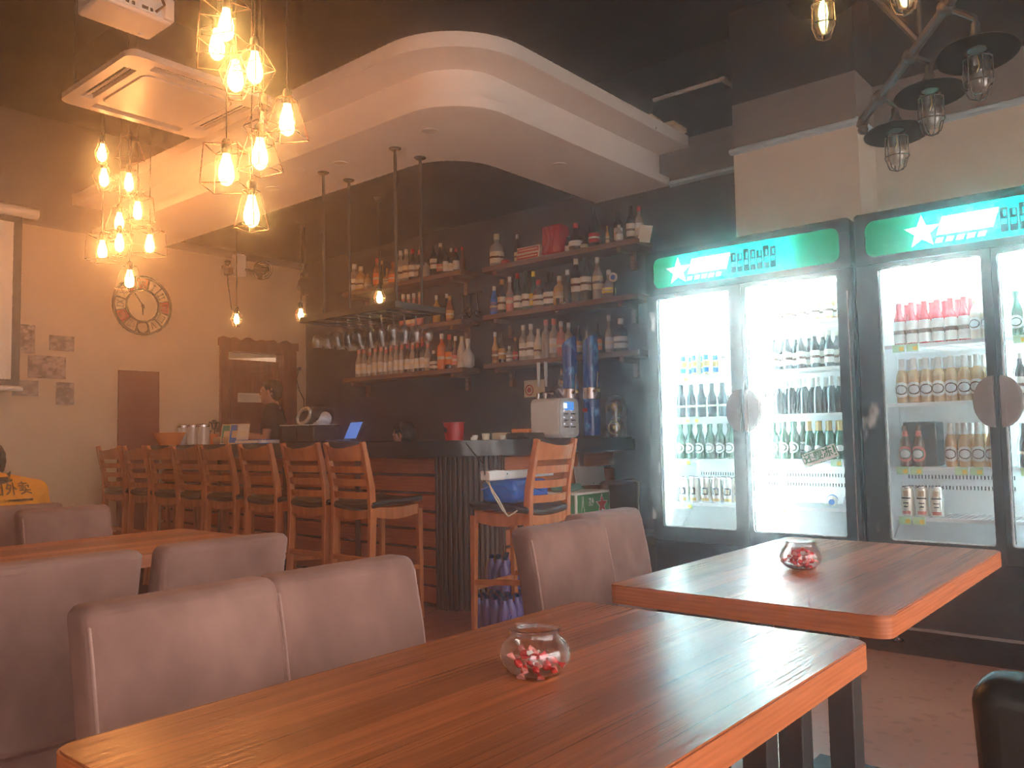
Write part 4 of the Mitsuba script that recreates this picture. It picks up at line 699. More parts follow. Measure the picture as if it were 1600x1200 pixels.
# ---------------------------------------------------------------- glass rack hanging from the bulkhead
p = Proto(); RZ = 2.015
for i, (x, y) in enumerate(((-4.09, 3.67), (-4.10, 3.91), (-4.84, 3.65), (-4.85, 3.89))):
    p.add('rod', tube([(x, y, RZ), (x, y, 3.085)], 0.011, 8), M_iron); p.add('flange', lathe([(0.011, -0.012), (0.03, -0.012), (0.042, -0.003), (0.042, 0.0), (0.011, 0.0)], 20).apply_translation([x, y, 3.089]), M_iron)
p.add('frame', cat([box(-4.99, -3.97, 3.55, 3.58, RZ - 0.02, RZ + 0.02), box(-4.99, -3.97, 3.98, 4.01, RZ - 0.02, RZ + 0.02), box(-4.99, -4.96, 3.58, 3.98, RZ - 0.02, RZ + 0.02), box(-4.00, -3.97, 3.58, 3.98, RZ - 0.02, RZ + 0.02)]), M_iron)
for k in range(9): p.add('rail', box(-4.97 + 0.115 * k, -4.915 + 0.115 * k, 3.58, 3.98, RZ - 0.02, RZ - 0.012), M_iron)
place(p, 'glass_rack', 'black metal glass rack hung on four rods from the white bulkhead', 'rack')
wg = lathe([(0, 0), (0.034, 0.0), (0.034, 0.002), (0.006, 0.006), (0.0035, 0.02), (0.0035, 0.085), (0.012, 0.095), (0.034, 0.115), (0.040, 0.145), (0.033, 0.195), (0.031, 0.195), (0.038, 0.145), (0.032, 0.117), (0, 0.1)], 20)
wp = Proto(); wp.add('', moved(wg, rot(180, [1, 0, 0])), M_glass, 60)
cols = ['leftmost', 'second from left', 'third from left', 'fourth from left', 'fourth from right', 'third from right', 'second from right', 'rightmost']
for k in range(8):
    for j in range(4):
        place(wp, 'wine_glass', 'wine glass hanging upside down in the rack, %s column, %s' % (cols[k], ['front', 'second row', 'third row', 'rear row'][j]), 'glass', at(-4.885 + 0.115 * k, 3.625 + 0.105 * j, RZ - 0.009), 'stemware in the hanging rack')

# ================================================================ drink fridges
M_green = mat('sign_green', {'type': 'principledthin', 'base_color': rgb((0.0, 0.62, 0.24)), 'roughness': 0.5, 'diff_trans': 1.5, 'spec_trans': 0.0})
M_opal = mat('sign_white', {'type': 'principledthin', 'base_color': rgb((0.95, 0.97, 0.95)), 'roughness': 0.5, 'diff_trans': 1.6, 'spec_trans': 0.0})
def y_ext(poly, y, t): return extrude(poly, t, 'y', y)
def quad_xz(poly, y):
    """A single sheet facing -y."""
    gs = getattr(poly, 'geoms', [poly]); ms = []
    for g in gs:
        v, f = trimesh.creation.triangulate_polygon(g, engine='earcut'); v = np.array(v); ms.append(trimesh.Trimesh(np.stack([v[:, 0], np.full(len(v), y), v[:, 1]], 1), f, process=False))
    m = cat(ms)
    if m.face_normals[0][1] > 0: m.invert()
    return m
def lamp_tube(a, b, r, power):
    m = tube([a, b], r, 10); return {**mikit.ply(m, M_white, smooth=False), 'emitter': glow(power)}
FW, FD = 1.32, 0.52
def fridge(name, X, Y, label, openL, openR, shelves, tags, sign_cans, tubes, star_x, can_x):
    key = numbered(name); tag(key, label, 'fridge'); tr = T().translate([X, Y, 0])
    def add(path, mesh, m, smooth=35, lb=None, kind=None):
        d = dict(mesh) if isinstance(mesh, dict) else mikit.ply(mesh, m, smooth=smooth)
        return child(key, path, {**d, 'to_world': tr}, None, label=lb, kind=kind)
    W = FW
    add('cabinet', cat([box(0, 0.035, 0.0, FD, 0.11, 2.06), box(W - 0.035, W, 0.0, FD, 0.11, 2.06), box(0.035, W - 0.035, FD - 0.03, FD, 0.11, 2.06), box(0.035, W - 0.035, 0.0, FD - 0.03, 0.11, 0.47), box(0.0, W, 0.0, FD, 2.06, 2.10), box(W / 2 - 0.03, W / 2 + 0.03, 0.0, 0.03, 0.47, 2.06)]), M_black, False, 'black cabinet')
    add('liner', cat([box(0.035, 0.045, 0.03, FD - 0.04, 0.48, 2.06), box(W - 0.045, W - 0.035, 0.03, FD - 0.04, 0.48, 2.06), box(0.035, W - 0.035, FD - 0.04, FD - 0.03, 0.48, 2.06), box(0.035, W - 0.035, 0.02, FD - 0.04, 0.47, 0.485), box(0.035, W - 0.035, 0.02, FD - 0.04, 2.05, 2.06)]), M_liner, False, 'white liner')
    add('floor_ramp', moved(box(0.05, W - 0.05, 0, 0.30, -0.006, 0.006), tra(0, 0.20, 0.49) @ rot(34, [1, 0, 0])), C('silver', 0.35))
    add('kick_plate', box(0.0, W, -0.012, 0.0, 0.10, 0.46), M_black, False); add('kick_strip', box(0.0, W, -0.016, -0.002, 0.085, 0.10), M_handle, False)
    for x in (0.1, W - 0.1):
        for y in (0.06, FD - 0.06):
            p = add('caster', cat([tube([(x, y, 0.045), (x, y, 0.11)], 0.01, 8), lathe([(0, 0), (0.028, 0), (0.03, 0.006), (0.012, 0.02), (0, 0.02)], 16).apply_translation([x, y, 0.0]), ellipsoid((x, y, 0.05), (0.02, 0.02, 0.02), 1)]), M_chrome)
    # header with a back-lit sign
    sx0, sx1, sz0, sz1 = 0.055, W - 0.06, 2.10, 2.30
    hd = rpoly(0.0, W, 2.06, 2.345, 0.02); win = rpoly(sx0, sx1, sz0, sz1, 0.05)
    h = add('header', cat([y_ext(hd.difference(win), -0.05, 0.02), y_ext(hd.difference(rpoly(0.02, W - 0.02, 2.08, 2.325, 0.02)), -0.03, 0.30), box(0.02, W - 0.02, 0.25, 0.27, 2.08, 2.325)]), M_black, False, 'black header')
    mid = (sz0 + sz1) / 2
    star_c = (star_x, mid - 0.005); st = shapely.affinity.translate(star(0.095, 0.42), *star_c)
    blocks = unary_union([Polygon([(a + 0.02, mid - 0.035), (a + 0.075, mid - 0.035), (a + 0.105, mid + 0.06), (a + 0.05, mid + 0.06)]) for a in star_x + 0.05 + 0.052 * np.arange(5)] + [sbox(star_x + 0.11, mid + 0.035, star_x + 0.36, mid + 0.055), sbox(star_x + 0.09, mid - 0.02, star_x + 0.33, mid + 0.0)])
    small = unary_union([Polygon([(a, mid - 0.075), (a + 0.035, mid - 0.075), (a + 0.045, mid - 0.05), (a + 0.01, mid - 0.05)]) for a in star_x + 0.06 + 0.05 * np.arange(5)])
    letters = blocks.union(small).difference(st)
    add('sign_panel', quad_xz(win.difference(st.union(letters)), -0.042), M_green, False, 'glowing green sign panel')
    add('sign_star', quad_xz(st, -0.043), M_opal, False, 'white star on the sign'); add('sign_lettering', quad_xz(letters, -0.043), M_opal, False, 'slanted white lettering on the sign')
    for i in range(sign_cans):
        x = can_x + 0.042 * i; hgt = (0.125, 0.115, 0.135)[i % 3]
        add('sign_can', cat([y_ext(rpoly(x, x + 0.036, mid - 0.07, mid - 0.07 + hgt, 0.006, 3).difference(unary_union([sbox(x + 0.006, mid - 0.03 - 0.006 * (i % 2), x + 0.03, mid - 0.004), sbox(x + 0.016, mid + 0.01, x + 0.026, mid + 0.04)])), -0.046, 0.003)]), M_matt, False, 'black can printed on the sign')
    add('sign_tube', lamp_tube((star_x + 0.02, 0.03, mid), (can_x + 0.33, 0.03, mid), 0.014, SIGN_TUBE), None)
    # doors
    for di, (d0, d1, (o0, o1)) in enumerate(((0.004, W / 2 - 0.001, openL), (W / 2 + 0.001, W - 0.004, openR))):
        z0, z1 = 0.475, 2.055
        fr = sbox(d0, z0, d1, z1).difference(rpoly(o0, o1, 0.555, 2.03, 0.018, 4))
        dk = add('door', y_ext(fr, -0.05, 0.045), M_black, False, 'black framed glass door')
        sub = lambda path, m, mt, sm=35, lb=None: child(dk, path, {**(dict(m) if isinstance(m, dict) else mikit.ply(m, mt, smooth=sm)), 'to_world': tr}, None, label=lb)
        sub('pane', box(o0 + 0.001, o1 - 0.001, -0.03, -0.028, 0.556, 2.029), M_pane, False)
        sub('gasket', y_ext(rpoly(o0 - 0.0, o1 + 0.0, 0.555, 2.03, 0.018, 4).difference(rpoly(o0 + 0.006, o1 - 0.006, 0.561, 2.024, 0.016, 4)), -0.026, 0.018), C('silver', 0.5), False)
        s = -1 if di == 0 else 1; xc = W / 2 + s * 0.016
        a = np.linspace(-math.pi / 2, math.pi / 2, 15)
        half = Polygon([(xc, 1.15), (xc, 1.41)] + [(xc + s * 0.095 * math.cos(t), 1.28 + 0.13 * math.sin(t)) for t in a[::-1]]).buffer(0)
        m = cat([y_ext(half, -0.075, 0.026), y_ext(half.buffer(-0.008), -0.083, 0.008), y_ext(sbox(min(xc, xc + s * 0.02), 1.16, max(xc, xc + s * 0.02), 1.40), -0.092, 0.01)])
        sub('handle', m, M_handle, 30, 'half round brown handle')
    add('scuffed_strip', box(0.0, openL[0] - 0.012, -0.0525, -0.0505, 0.60, 1.95), M_scuff, False, 'worn strip with peeled film'); add('edge_strip', box(W - 0.03, W - 0.024, -0.054, -0.0505, 0.5, 1.93), M_handle, False)
    # inside
    sh = []
    for i, z in enumerate(shelves):
        a, b = 0.048, W - 0.048
        m = [box(a, b, 0.075, 0.085, z - 0.016, z + 0.004), box(a, b, FD - 0.06, FD - 0.052, z - 0.012, z - 0.002)] + [box(x, x + 0.004, 0.085, FD - 0.06, z - 0.006, z - 0.001) for x in np.linspace(a, b - 0.004, 44)]
        sh.append(add('shelf', cat(m), M_liner, False, 'white wire shelf'))
    for x in (0.05, W / 2 - 0.012, W / 2 + 0.006, W - 0.058): add('shelf_rail', box(x, x + 0.008, 0.05, 0.058, 0.55, 2.0), C('silver', 0.5), False)
    for (i, xs) in tags:
        for x in xs:
            child(sh[i], 'price_tag', {**mikit.ply(box(x, x + 0.062, 0.068, 0.0745, shelves[i] - 0.036, shelves[i] + 0.006), C('lime', 0.5), smooth=False), 'to_world': tr}, None, label='pale green price tag')
            child(sh[i], 'price_field', {**mikit.ply(box(x + 0.034, x + 0.058, 0.0665, 0.068, shelves[i] - 0.03, shelves[i] - 0.008), C('yellow', 0.5), smooth=False), 'to_world': tr}, None, label='yellow price field')
    sl = []
    for z in (0.80, 0.86, 1.38):
        for x in np.arange(0.08, W - 0.08, 0.018):
            if abs(x - W / 2) > 0.03: sl.append(box(x, x + 0.007, FD - 0.0415, FD - 0.0395, z, z + 0.022))
    add('vent_slots', cat(sl), M_matt, False, None, 'stuff')
    for a, b, r, pw in tubes: add('light_tube', lamp_tube(a, b, r, pw), None, lb='white light tube')
    return key
M_handle = mat('handle', prin((0.23, 0.16, 0.14), 0.35, 0.5, metallic=0.3))
F1 = (-2.83, 4.79); F2 = (-1.485, 4.79)
S1 = [0.70, 0.98, 1.25, 1.52, 1.80]; S2 = [0.67, 0.94, 1.29, 1.61]
dim = tuple(0.55 * v for v in TUBE)
fridge('drinks_fridge', *F1, 'black two-door drinks fridge nearer the bar, green lit header', (0.075, 0.58), (0.69, 1.235), S1,
       [(0, (0.10, 0.16, 0.71, 0.78)), (1, (0.10, 0.16, 1.12)), (2, (0.10, 0.165, 0.23, 0.72)), (3, (0.10, 0.16, 0.73)), (4, (0.74,))], 7,
       [((0.715, 0.045, 0.58), (0.715, 0.045, 2.0), 0.018, TUBE), ((0.085, 0.03, 0.6), (0.085, 0.03, 2.0), 0.008, dim), ((0.74, 0.05, 2.02), (1.22, 0.05, 2.02), 0.012, TUBE), ((0.12, 0.05, 2.02), (0.56, 0.05, 2.02), 0.012, TUBE)], 0.235, 0.60)
fridge('drinks_fridge', *F2, 'black two-door drinks fridge cut by the right picture edge, white star on header', (0.115, 0.615), (0.685, 1.20), S2,
       [(0, (0.13, 0.20)), (1, (0.13, 0.20, 0.42, 0.49, 0.72)), (3, (0.14, 0.21, 0.72))], 8,
       [((0.13, 0.06, 2.025), (0.60, 0.06, 2.025), 0.012, TUBE), ((0.70, 0.06, 2.025), (1.18, 0.06, 2.025), 0.012, TUBE), ((0.66, 0.12, 0.7), (0.66, 0.12, 2.0), 0.010, dim)], 0.345, 0.71)
# sticker with lettering on the glass
p = Proto(); M = rot(-19, [0, 1, 0]); p.add('backing', moved(box(-0.115, 0.115, -0.002, 0, -0.045, 0.045), M), M_paper)
gm = []
for i, ch in enumerate(('还', '要', '冻')): gm.append(shapely.affinity.translate(glyph(ch, 0.066), -0.108 + 0.064 * i, -0.024))
gm += [sbox(0.092, -0.012, 0.104, 0.034), sbox(0.092, -0.032, 0.104, -0.02)]
p.add('lettering', moved(y_ext(unary_union(gm), -0.003, 0.001), M), C('carton_green', 0.5), False)
rim = sbox(-0.115, -0.045, 0.115, 0.045).difference(sbox(-0.111, -0.041, 0.111, 0.041)); p.add('border', moved(y_ext(rim, -0.003, 0.001), M), C('carton_green', 0.5), False)
place(p, 'glass_sticker', 'tilted white sticker with dark green characters on the left fridge', 'sticker', at(-1.735, 4.759, 1.01, 0, 0.9))

# ---------------------------------------------------------------- drinks in the fridges
def can_proto(body, deco, top='silver'):
    p = Proto(); p.add('can_body', lathe([(0, 0), (0.026, 0), (0.033, 0.012), (0.033, 0.145), (0.027, 0.158), (0, 0.158)], 18), M_alu if body == 'alu' else C(body, 0.3), 40); p.add('rim', lathe([(0.024, 0.157), (0.0285, 0.157), (0.0285, 0.163), (0.024, 0.163)], 18), M_chrome)
    if deco:
        a = np.linspace(-0.9, 0.9, 9)
        for (z0, z1, c, k) in deco:
            v = [[0.0338 * math.sin(t * k), -0.0338 * math.cos(t * k), z] for z in (z0, z1) for t in a]; f = []
            for i in range(8): f += [[i, i + 1, i + 10], [i, i + 10, i + 9]]
            p.add('print', trimesh.Trimesh(v, f, process=False), C(c, 0.4), False)
    return p
CANS = {'gold': can_proto('pale', [(0.10, 0.13, 'blue', 0.6), (0.02, 0.05, 'blue', 0.7), (0.06, 0.09, 'gold', 0.9)]), 'white': can_proto('white', [(0.04, 0.12, 'silver', 0.5), (0.10, 0.11, 'black', 0.6)]),
        'bronze': can_proto('alu', [(0.05, 0.095, 'black', 0.75), (0.058, 0.087, 'pale', 0.45), (0.01, 0.03, 'gold', 0.9)]), 'silver': can_proto('alu', [(0.11, 0.14, 'card', 0.5), (0.095, 0.103, 'black', 0.9), (0.07, 0.075, 'black', 0.5), (0.05, 0.056, 'black', 0.4), (0.012, 0.03, 'rose', 0.8)])}
BEERS = {'stout': bottle_proto('beer', 'black', 'black', 'black', 'black'), 'greenlab': bottle_proto('beer', 'green', 'silver', 'green', None, (0.16, 0.46), 16, True), 'amberclear': bottle_proto('beer', 'beer', 'white', 'silver', None, (0.1, 0.4)),
         'darkwhite': bottle_proto('beer', 'dark', 'white', 'white', None, (0.12, 0.48)), 'foilneck': bottle_proto('beer', 'dark', None, 'white', 'white'), 'goldfoil': bottle_proto('beer', 'green', 'green', 'gold', 'gold', (0.12, 0.45), 16, True),
         'redwhite': bottle_proto('beer', 'red', 'white', 'red', 'red', (0.04, 0.56)), 'whitefoil': bottle_proto('beer', 'beer', 'white', 'white', 'white', (0.12, 0.47), 16, True), 'brownred': bottle_proto('beer', 'brown', 'rose', 'brown', 'rose', (0.12, 0.5), 16, True), 'pale': bottle_proto('beer', 'pale', 'white', 'silver', None, (0.2, 0.5), 16, True)}
bs = Proto(); pr, _, rr = SHAPES['beer']
def row(fx, z, xs, y, proto, h, what, where, front=True, scale_can=False):
    for i, x in enumerate(xs):
        place(proto, 'drink_can' if scale_can else 'beer_bottle', '%s, %s from left, %s' % (what, ordinal(i + 1), where), 'can' if scale_can else 'bottle', at(fx[0] + x, fx[1] + y, z + 0.0045, rng.uniform(-10, 10), h), what + 's, ' + where.replace('front row, ', '').replace('back row, ', ''))
L, R_ = 'left fridge', 'right fridge'
def lin(a, b, n): return [float(q) for q in np.linspace(a, b, n)]
def two_rows(fx, z, xs, proto, h, what, where, n=2, scale_can=False, y0=0.13, dy=0.085):
    row(fx, z, xs, y0, proto, h, what, 'front row, ' + where, True, scale_can)
    if n > 1: row(fx, z, [x + 0.02 for x in xs], y0 + dy, proto, h, what, 'back row, ' + where, False, scale_can)
two_rows(F1, S1[3], [0.165, 0.25, 0.335], CANS['gold'], 1.0, 'gold and blue can', 'highest left shelf, ' + L, 2, True)
two_rows(F1, S1[3], [0.445, 0.53], CANS['white'], 1.0, 'white can', 'highest left shelf, ' + L, 1, True)
two_rows(F1, S1[2], lin(0.135, 0.43, 5), BEERS['stout'], 0.215, 'black stout bottle', 'second left shelf, ' + L, 1)
two_rows(F1, S1[1], lin(0.125, 0.55, 7), BEERS['greenlab'], 0.225, 'green bottle with silver label', 'third left shelf, ' + L)
two_rows(F1, S1[0], lin(0.135, 0.53, 6), CANS['bronze'], 1.0, 'silver and bronze can', 'bottom left shelf, ' + L, 2, True)
two_rows(F1, S1[4], lin(0.80, 1.20, 6), BEERS['amberclear'], 0.215, 'pale amber bottle', 'top right shelf, ' + L)
two_rows(F1, S1[3], lin(0.78, 1.20, 6), BEERS['darkwhite'], 0.215, 'dark bottle with white label', 'second right shelf, ' + L)
two_rows(F1, S1[2], lin(0.80, 1.20, 6), BEERS['foilneck'], 0.215, 'dark bottle with white neck', 'third right shelf, ' + L)
two_rows(F1, S1[1], lin(0.76, 0.89, 3), BEERS['greenlab'], 0.225, 'green bottle with silver label', 'fourth right shelf, ' + L)
two_rows(F1, S1[1], lin(0.98, 1.22, 5), BEERS['goldfoil'], 0.225, 'green bottle with gold neck', 'behind the sticker, ' + L)
for i, x in enumerate((1.10, 1.20)):
    p = Proto(); m = tra(F1[0] + x, F1[1] + 0.12 + 0.03 * i, S1[0] + 0.036) @ rot(-90 - 8 * i, [1, 0, 0]) if False else tra(F1[0] + x, F1[1] + 0.11, S1[0] + 0.0365 ) @ rot(18, [0, 0, 1]) @ rot(-90, [1, 0, 0])
    p.add('bottle_body', moved(lathe([(0, 0), (0.015, 0), (0.015, 0.02), (0.031, 0.06), (0.031, 0.20), (0, 0.205)], 16), m), C('silver', 0.15)); p.add('cap', moved(lathe([(0, -0.02), (0.017, -0.02), (0.017, 0.005), (0, 0.005)], 12), m), C('blue', 0.4)); p.add('label', moved(lathe([(0.0318, 0.10), (0.0318, 0.16)], 16), m), C('blue', 0.5))
    place(p, 'water_bottle', 'blue capped water bottle lying at the bottom of the left fridge, %s of two' % ('left' if i == 0 else 'right'), 'bottle', None, 'lying water bottles in the left fridge')
two_rows(F2, S2[3], lin(0.165, 0.49, 6), BEERS['redwhite'], 0.235, 'red and white beer bottle', 'upper shelf, ' + R_)
two_rows(F2, S2[3], [0.545, 0.60], BEERS['pale'], 0.235, 'pale bottle with round label', 'upper shelf end, ' + R_)
two_rows(F2, S2[2], lin(0.165, 0.60, 8), BEERS['whitefoil'], 0.245, 'amber bottle with white neck', 'middle shelf, ' + R_)
two_rows(F2, S2[1], [0.165, 0.235], BEERS['brownred'], 0.225, 'brown bottle with red label', 'lower shelf, ' + R_, 1)
one('bottle_pack', box(0.14, 0.31, 0.19, 0.36, 0, 0.245, 0.006), M_matt, 'black cardboard bottle pack behind the brown bottles in the right fridge', 'box', at(F2[0], F2[1], S2[1] + 0.0045))
two_rows(F2, S2[1], lin(0.395, 0.59, 4), BEERS['whitefoil'], 0.235, 'amber bottle with white neck', 'lower shelf, ' + R_)
two_rows(F2, S2[0], [0.165, 0.237, 0.31], CANS['silver'], 1.0, 'silver can with small lettering', 'bottom shelf, ' + R_, 1, True)
two_rows(F2, S2[3], [0.73, 0.80, 0.87], BEERS['greenlab'], 0.235, 'green beer bottle', 'right door upper shelf, ' + R_, 1)
two_rows(F2, S2[2], [0.73, 0.80, 0.87], BEERS['darkwhite'], 0.235, 'dark beer bottle', 'right door middle shelf, ' + R_, 1)
two_rows(F2, S2[1], [0.73, 0.80, 0.87], BEERS['stout'], 0.225, 'black bottle', 'right door lower shelf, ' + R_, 1)

# ================================================================ tables and upholstered chairs
def table(x0, x1, y0, y1, posts, plate, label):
    k = numbered('dining_table'); tag(k, label, 'table')
    P0 = rpoly(x0, x1, y0, y1, 0.035, 6)
    child(k, 'tabletop', cat([extrude(P0.buffer(-0.004), 0.049, 'z', 0.701)]), M_table, label='wood grained laminate top')
    child(k, 'edge_band', extrude(P0.difference(P0.buffer(-0.0045)), 0.046, 'z', 0.7015), M_table_edge)
    for x, y in posts: child(k, 'leg', box(x - 0.04, x + 0.04, y - 0.04, y + 0.04, 0.012, 0.70, 0.004), M_matt)
    child(k, 'base_plate', box(plate[0], plate[1], plate[2], plate[3], 0.0, 0.012, 0.003), M_matt)
    return k
table(-1.21, -0.525, 0.46, 1.665, [(-0.87, 0.80), (-0.87, 1.05)], (-1.0, -0.66, 0.6, 1.25), 'wood grained dining table nearest the viewer with a glass candy jar')
table(-1.275, -0.555, 1.885, 3.12, [(-0.935, 2.69), (-1.06, 2.595), (-1.09, 2.40)], (-1.135, -0.80, 2.30, 2.99), 'dining table in front of the fridges, second candy jar on it')
table(-3.74, -2.99, 0.75, 2.0, [(-3.36, 1.2), (-3.36, 1.55)], (-3.5, -3.1, 1.05, 1.7), 'dining table farther left between two rows of velvet chairs')

def back_warp(v):
    h = np.clip((v[:, 2] + 0.24) / 0.48, 0, 1); v[:, 0] += -0.075 * h ** 1.6 + 0.012 * np.cos(v[:, 1] / 0.22 * 1.4) * h - 0.004
    v[:, 0] += 0.004 * (meshkit.noise(v * 13.0) - 0.5); return v
def chair_proto(m_main, m_trim, width=0.40, thick=0.095, seat_h=0.46, top=0.865):
    p = Proto(); H = top - 0.385; 
    p.add('backrest', moved(soft_box(thick, width, H, 0.026, 16, 0.03, back_warp), tra(-0.045 + 0.055, 0, 0.385 + H / 2)), m_main, 60)
    for s in (-1, 1):
        z = np.linspace(0.03, H - 0.035, 12) - H / 2; x = thick / 2 - 0.0085 + 0 * z
        pts = np.stack([x, s * (width / 2 - 0.0085) + 0 * z, z], 1); pts = np.vstack([pts, [[thick / 2 - 0.03, s * (width / 2 - 0.02), H / 2 - 0.012]]])
        w = back_warp(pts.copy()); w += [0.01, 0, 0.385 + H / 2]
        p.add('piping', tube(w, 0.0034, 6), m_trim)
    p.add('seat', moved(soft_box(0.44, width, 0.11, 0.035, 12, 0.06), tra(0.24, 0, seat_h - 0.055)), m_main, 60)
    p.add('skirt', box(0.0, 0.44, -width / 2 + 0.012, width / 2 - 0.012, seat_h - 0.16, seat_h - 0.08, 0.01), m_main)
    for x in (0.02, 0.415):
        for s in (-1, 1): p.add('leg', bar([(x - (0.03 if x < 0.1 else 0), s * (width / 2 - 0.035), 0.0), (x, s * (width / 2 - 0.035), seat_h - 0.15)], (0, 1, 0), [0.028, 0.04], [0.028, 0.04]), M_matt)
    return p
VEL = chair_proto(M_velvet, M_velvet_trim)
def velvet(x, y, rz, label, dz=0.0): place(VEL, 'velvet_chair', label, 'chair', at(x, y, dz, rz), 'mauve velvet dining chairs')
velvet(-1.50, 0.832, 1.5, 'mauve velvet chair at the near corner of the closest table, lowest left in view')
velvet(-1.50, 1.218, 0, 'mauve velvet chair at the far half of the closest table, touching its neighbour')
velvet(-1.60, 2.19, -2, 'mauve velvet chair at the table by the fridges, nearer of its pair')
velvet(-1.72, 2.625, 0, 'mauve velvet chair at the table by the fridges, farther of its pair')
velvet(-2.33, 0.885, 180, 'velvet chair seen from behind at the left table, cut by the picture edge')
velvet(-2.33, 1.345, 178, 'velvet chair seen from behind at the left table, before the stool row')
velvet(-4.03, 1.61, 2, 'velvet chair on the far side of the left table before the yellow shirt')
velvet(-4.52, 1.54, 180, 'velvet chair in which the man in the yellow shirt sits')
BLK = chair_proto(M_leather, C('black', 0.3), 0.42, 0.075, 0.47, 0.915)
place(BLK, 'leather_chair', 'black leather chair back at the lower right corner of the picture', 'chair', at(0.015, 0.985, 0, 90))

# candy jars
def candy(c, tip):
    p = Proto(); p.add('sweet', ellipsoid((0, 0, 0), (0.009, 0.006, 0.006), 1), C(c, 0.25), 60)
    for s in (-1, 1): p.add('wrapper_end', trimesh.convex.convex_hull(np.array([[s * 0.007, 0, 0.001], [s * 0.007, 0, -0.001], [s * 0.021, 0.008, 0.003], [s * 0.021, -0.008, -0.003], [s * 0.02, 0.0, 0.006], [s * 0.021, 0.007, -0.002]])), C(tip, 0.3), False)
    return p
CANDY = [candy('red', 'red'), candy('red', 'rose'), candy('white', 'rose'), candy('rose', 'white')]
CN = ['red', 'pinkish red', 'white', 'pink']
def jar(x, y, n, label, where):
    z = 0.7502
    s = 1.0
    out = [(r_, 0.82 * z_) for r_, z_ in [(0, 0), (0.030, 0.0), (0.046, 0.010), (0.056, 0.026), (0.060, 0.045), (0.057, 0.062), (0.048, 0.076), (0.042, 0.083), (0.042, 0.090), (0.046, 0.095), (0.0455, 0.098), (0.043, 0.099), (0.0395, 0.094), (0.0388, 0.084), (0.045, 0.074), (0.0542, 0.061), (0.0570, 0.045), (0.0532, 0.028), (0.044, 0.014), (0.030, 0.0065), (0, 0.006)]]
    p = Proto(); p.add('', lathe(out, 40), M_glass, 60); place(p, 'candy_jar', label, 'jar', at(x, y, z), None)
    r2 = random.Random(int(1000 * abs(x + 3 * y)))
    spots = []
    for i in range(n * 40):
        if len(spots) >= n: break
        lay = len(spots) // max(1, n // 3); zz = 0.014 + 0.0115 * lay
        rmax = float(np.interp(zz / 0.82, [0.01, 0.028, 0.045, 0.06], [0.02, 0.033, 0.037, 0.034])); a = r2.uniform(0, 6.283); rr_ = rmax * math.sqrt(r2.random())
        q = np.array([rr_ * math.cos(a), rr_ * math.sin(a), zz])
        if all(np.linalg.norm(q - o) > 0.0165 for o in spots): spots.append(q)
    seen = {}
    for i, q in enumerate(spots):
        k = r2.choice([0, 0, 0, 1, 1, 2, 3]); lay = ['bottom', 'middle', 'upper', 'top'][min(3, int((q[2] - 0.008) / 0.0115))]
        rt, fw = q[0] * 0.763 + q[1] * 0.646, -q[0] * 0.646 + q[1] * 0.763
        side = ('left' if rt < -0.012 else 'right' if rt > 0.012 else 'middle') + ' ' + ('front' if fw < -0.01 else 'rear' if fw > 0.01 else 'centre')
        tone = CN[k]; seen[(k, lay, side)] = seen.get((k, lay, side), 0) + 1
        place(CANDY[k], 'wrapped_candy', '%s wrapped candy in the glass jar %s, %s layer, %s' % (tone, where, lay, side), 'candy', T().translate([x + q[0], y + q[1], z + q[2]]).rotate([0, 0, 1], r2.uniform(0, 180)).rotate([0, 1, 0], r2.uniform(-35, 35)), 'candies in the jar ' + where)
jar(-0.892, 1.10, 12, 'round glass candy jar with a few red sweets on the nearest table', 'on nearest table')
jar(-0.945, 2.405, 20, 'round glass candy jar filled with red sweets on the table by the fridges', 'by the fridges')

# ================================================================ hanging lamps
BULB_OUT = [(0, -0.070), (0.010, -0.068), (0.024, -0.056), (0.032, -0.034), (0.032, -0.012), (0.026, 0.018), (0.017, 0.048), (0.014, 0.066), (0, 0.068)]
SMALL_OUT = [(0, -0.052), (0.010, -0.050), (0.022, -0.038), (0.027, -0.018), (0.024, 0.008), (0.015, 0.034), (0.013, 0.048), (0, 0.05)]
def cage(kind, s=1.0):
    """Wire cage around a bulb centred at the origin."""
    r = 0.0024; W = []
    if kind == 'frustum': lv = [(0.085, 0.045), (-0.075, 0.095)]
    elif kind == 'diamond': lv = [(0.085, 0.03), (-0.005, 0.085), (-0.095, 0.04)]
    elif kind == 'lantern': lv = [(0.085, 0.036), (-0.075, 0.07)]
    elif kind == 'wide': lv = [(0.09, 0.10), (-0.08, 0.115)]
    else: lv = [(0.07, 0.022), (0.0, 0.05), (-0.075, 0.03)]
    R = [[np.array([h * math.cos(a), h * math.sin(a), z]) * s for a in np.arange(4) * math.pi / 2 + math.pi / 4] for z, h in lv]
    for ring_ in R:
        for i in range(4): W.append(tube([ring_[i], ring_[(i + 1) % 4]], r, 5))
    for a, b in zip(R, R[1:]):
        for i in range(4): W.append(tube([a[i], b[i]], r, 5))
    c = np.array([0, 0, 0.10]) * s
    for i in range(4): W.append(tube([R[0][i], c], r, 5))
    return cat(W)
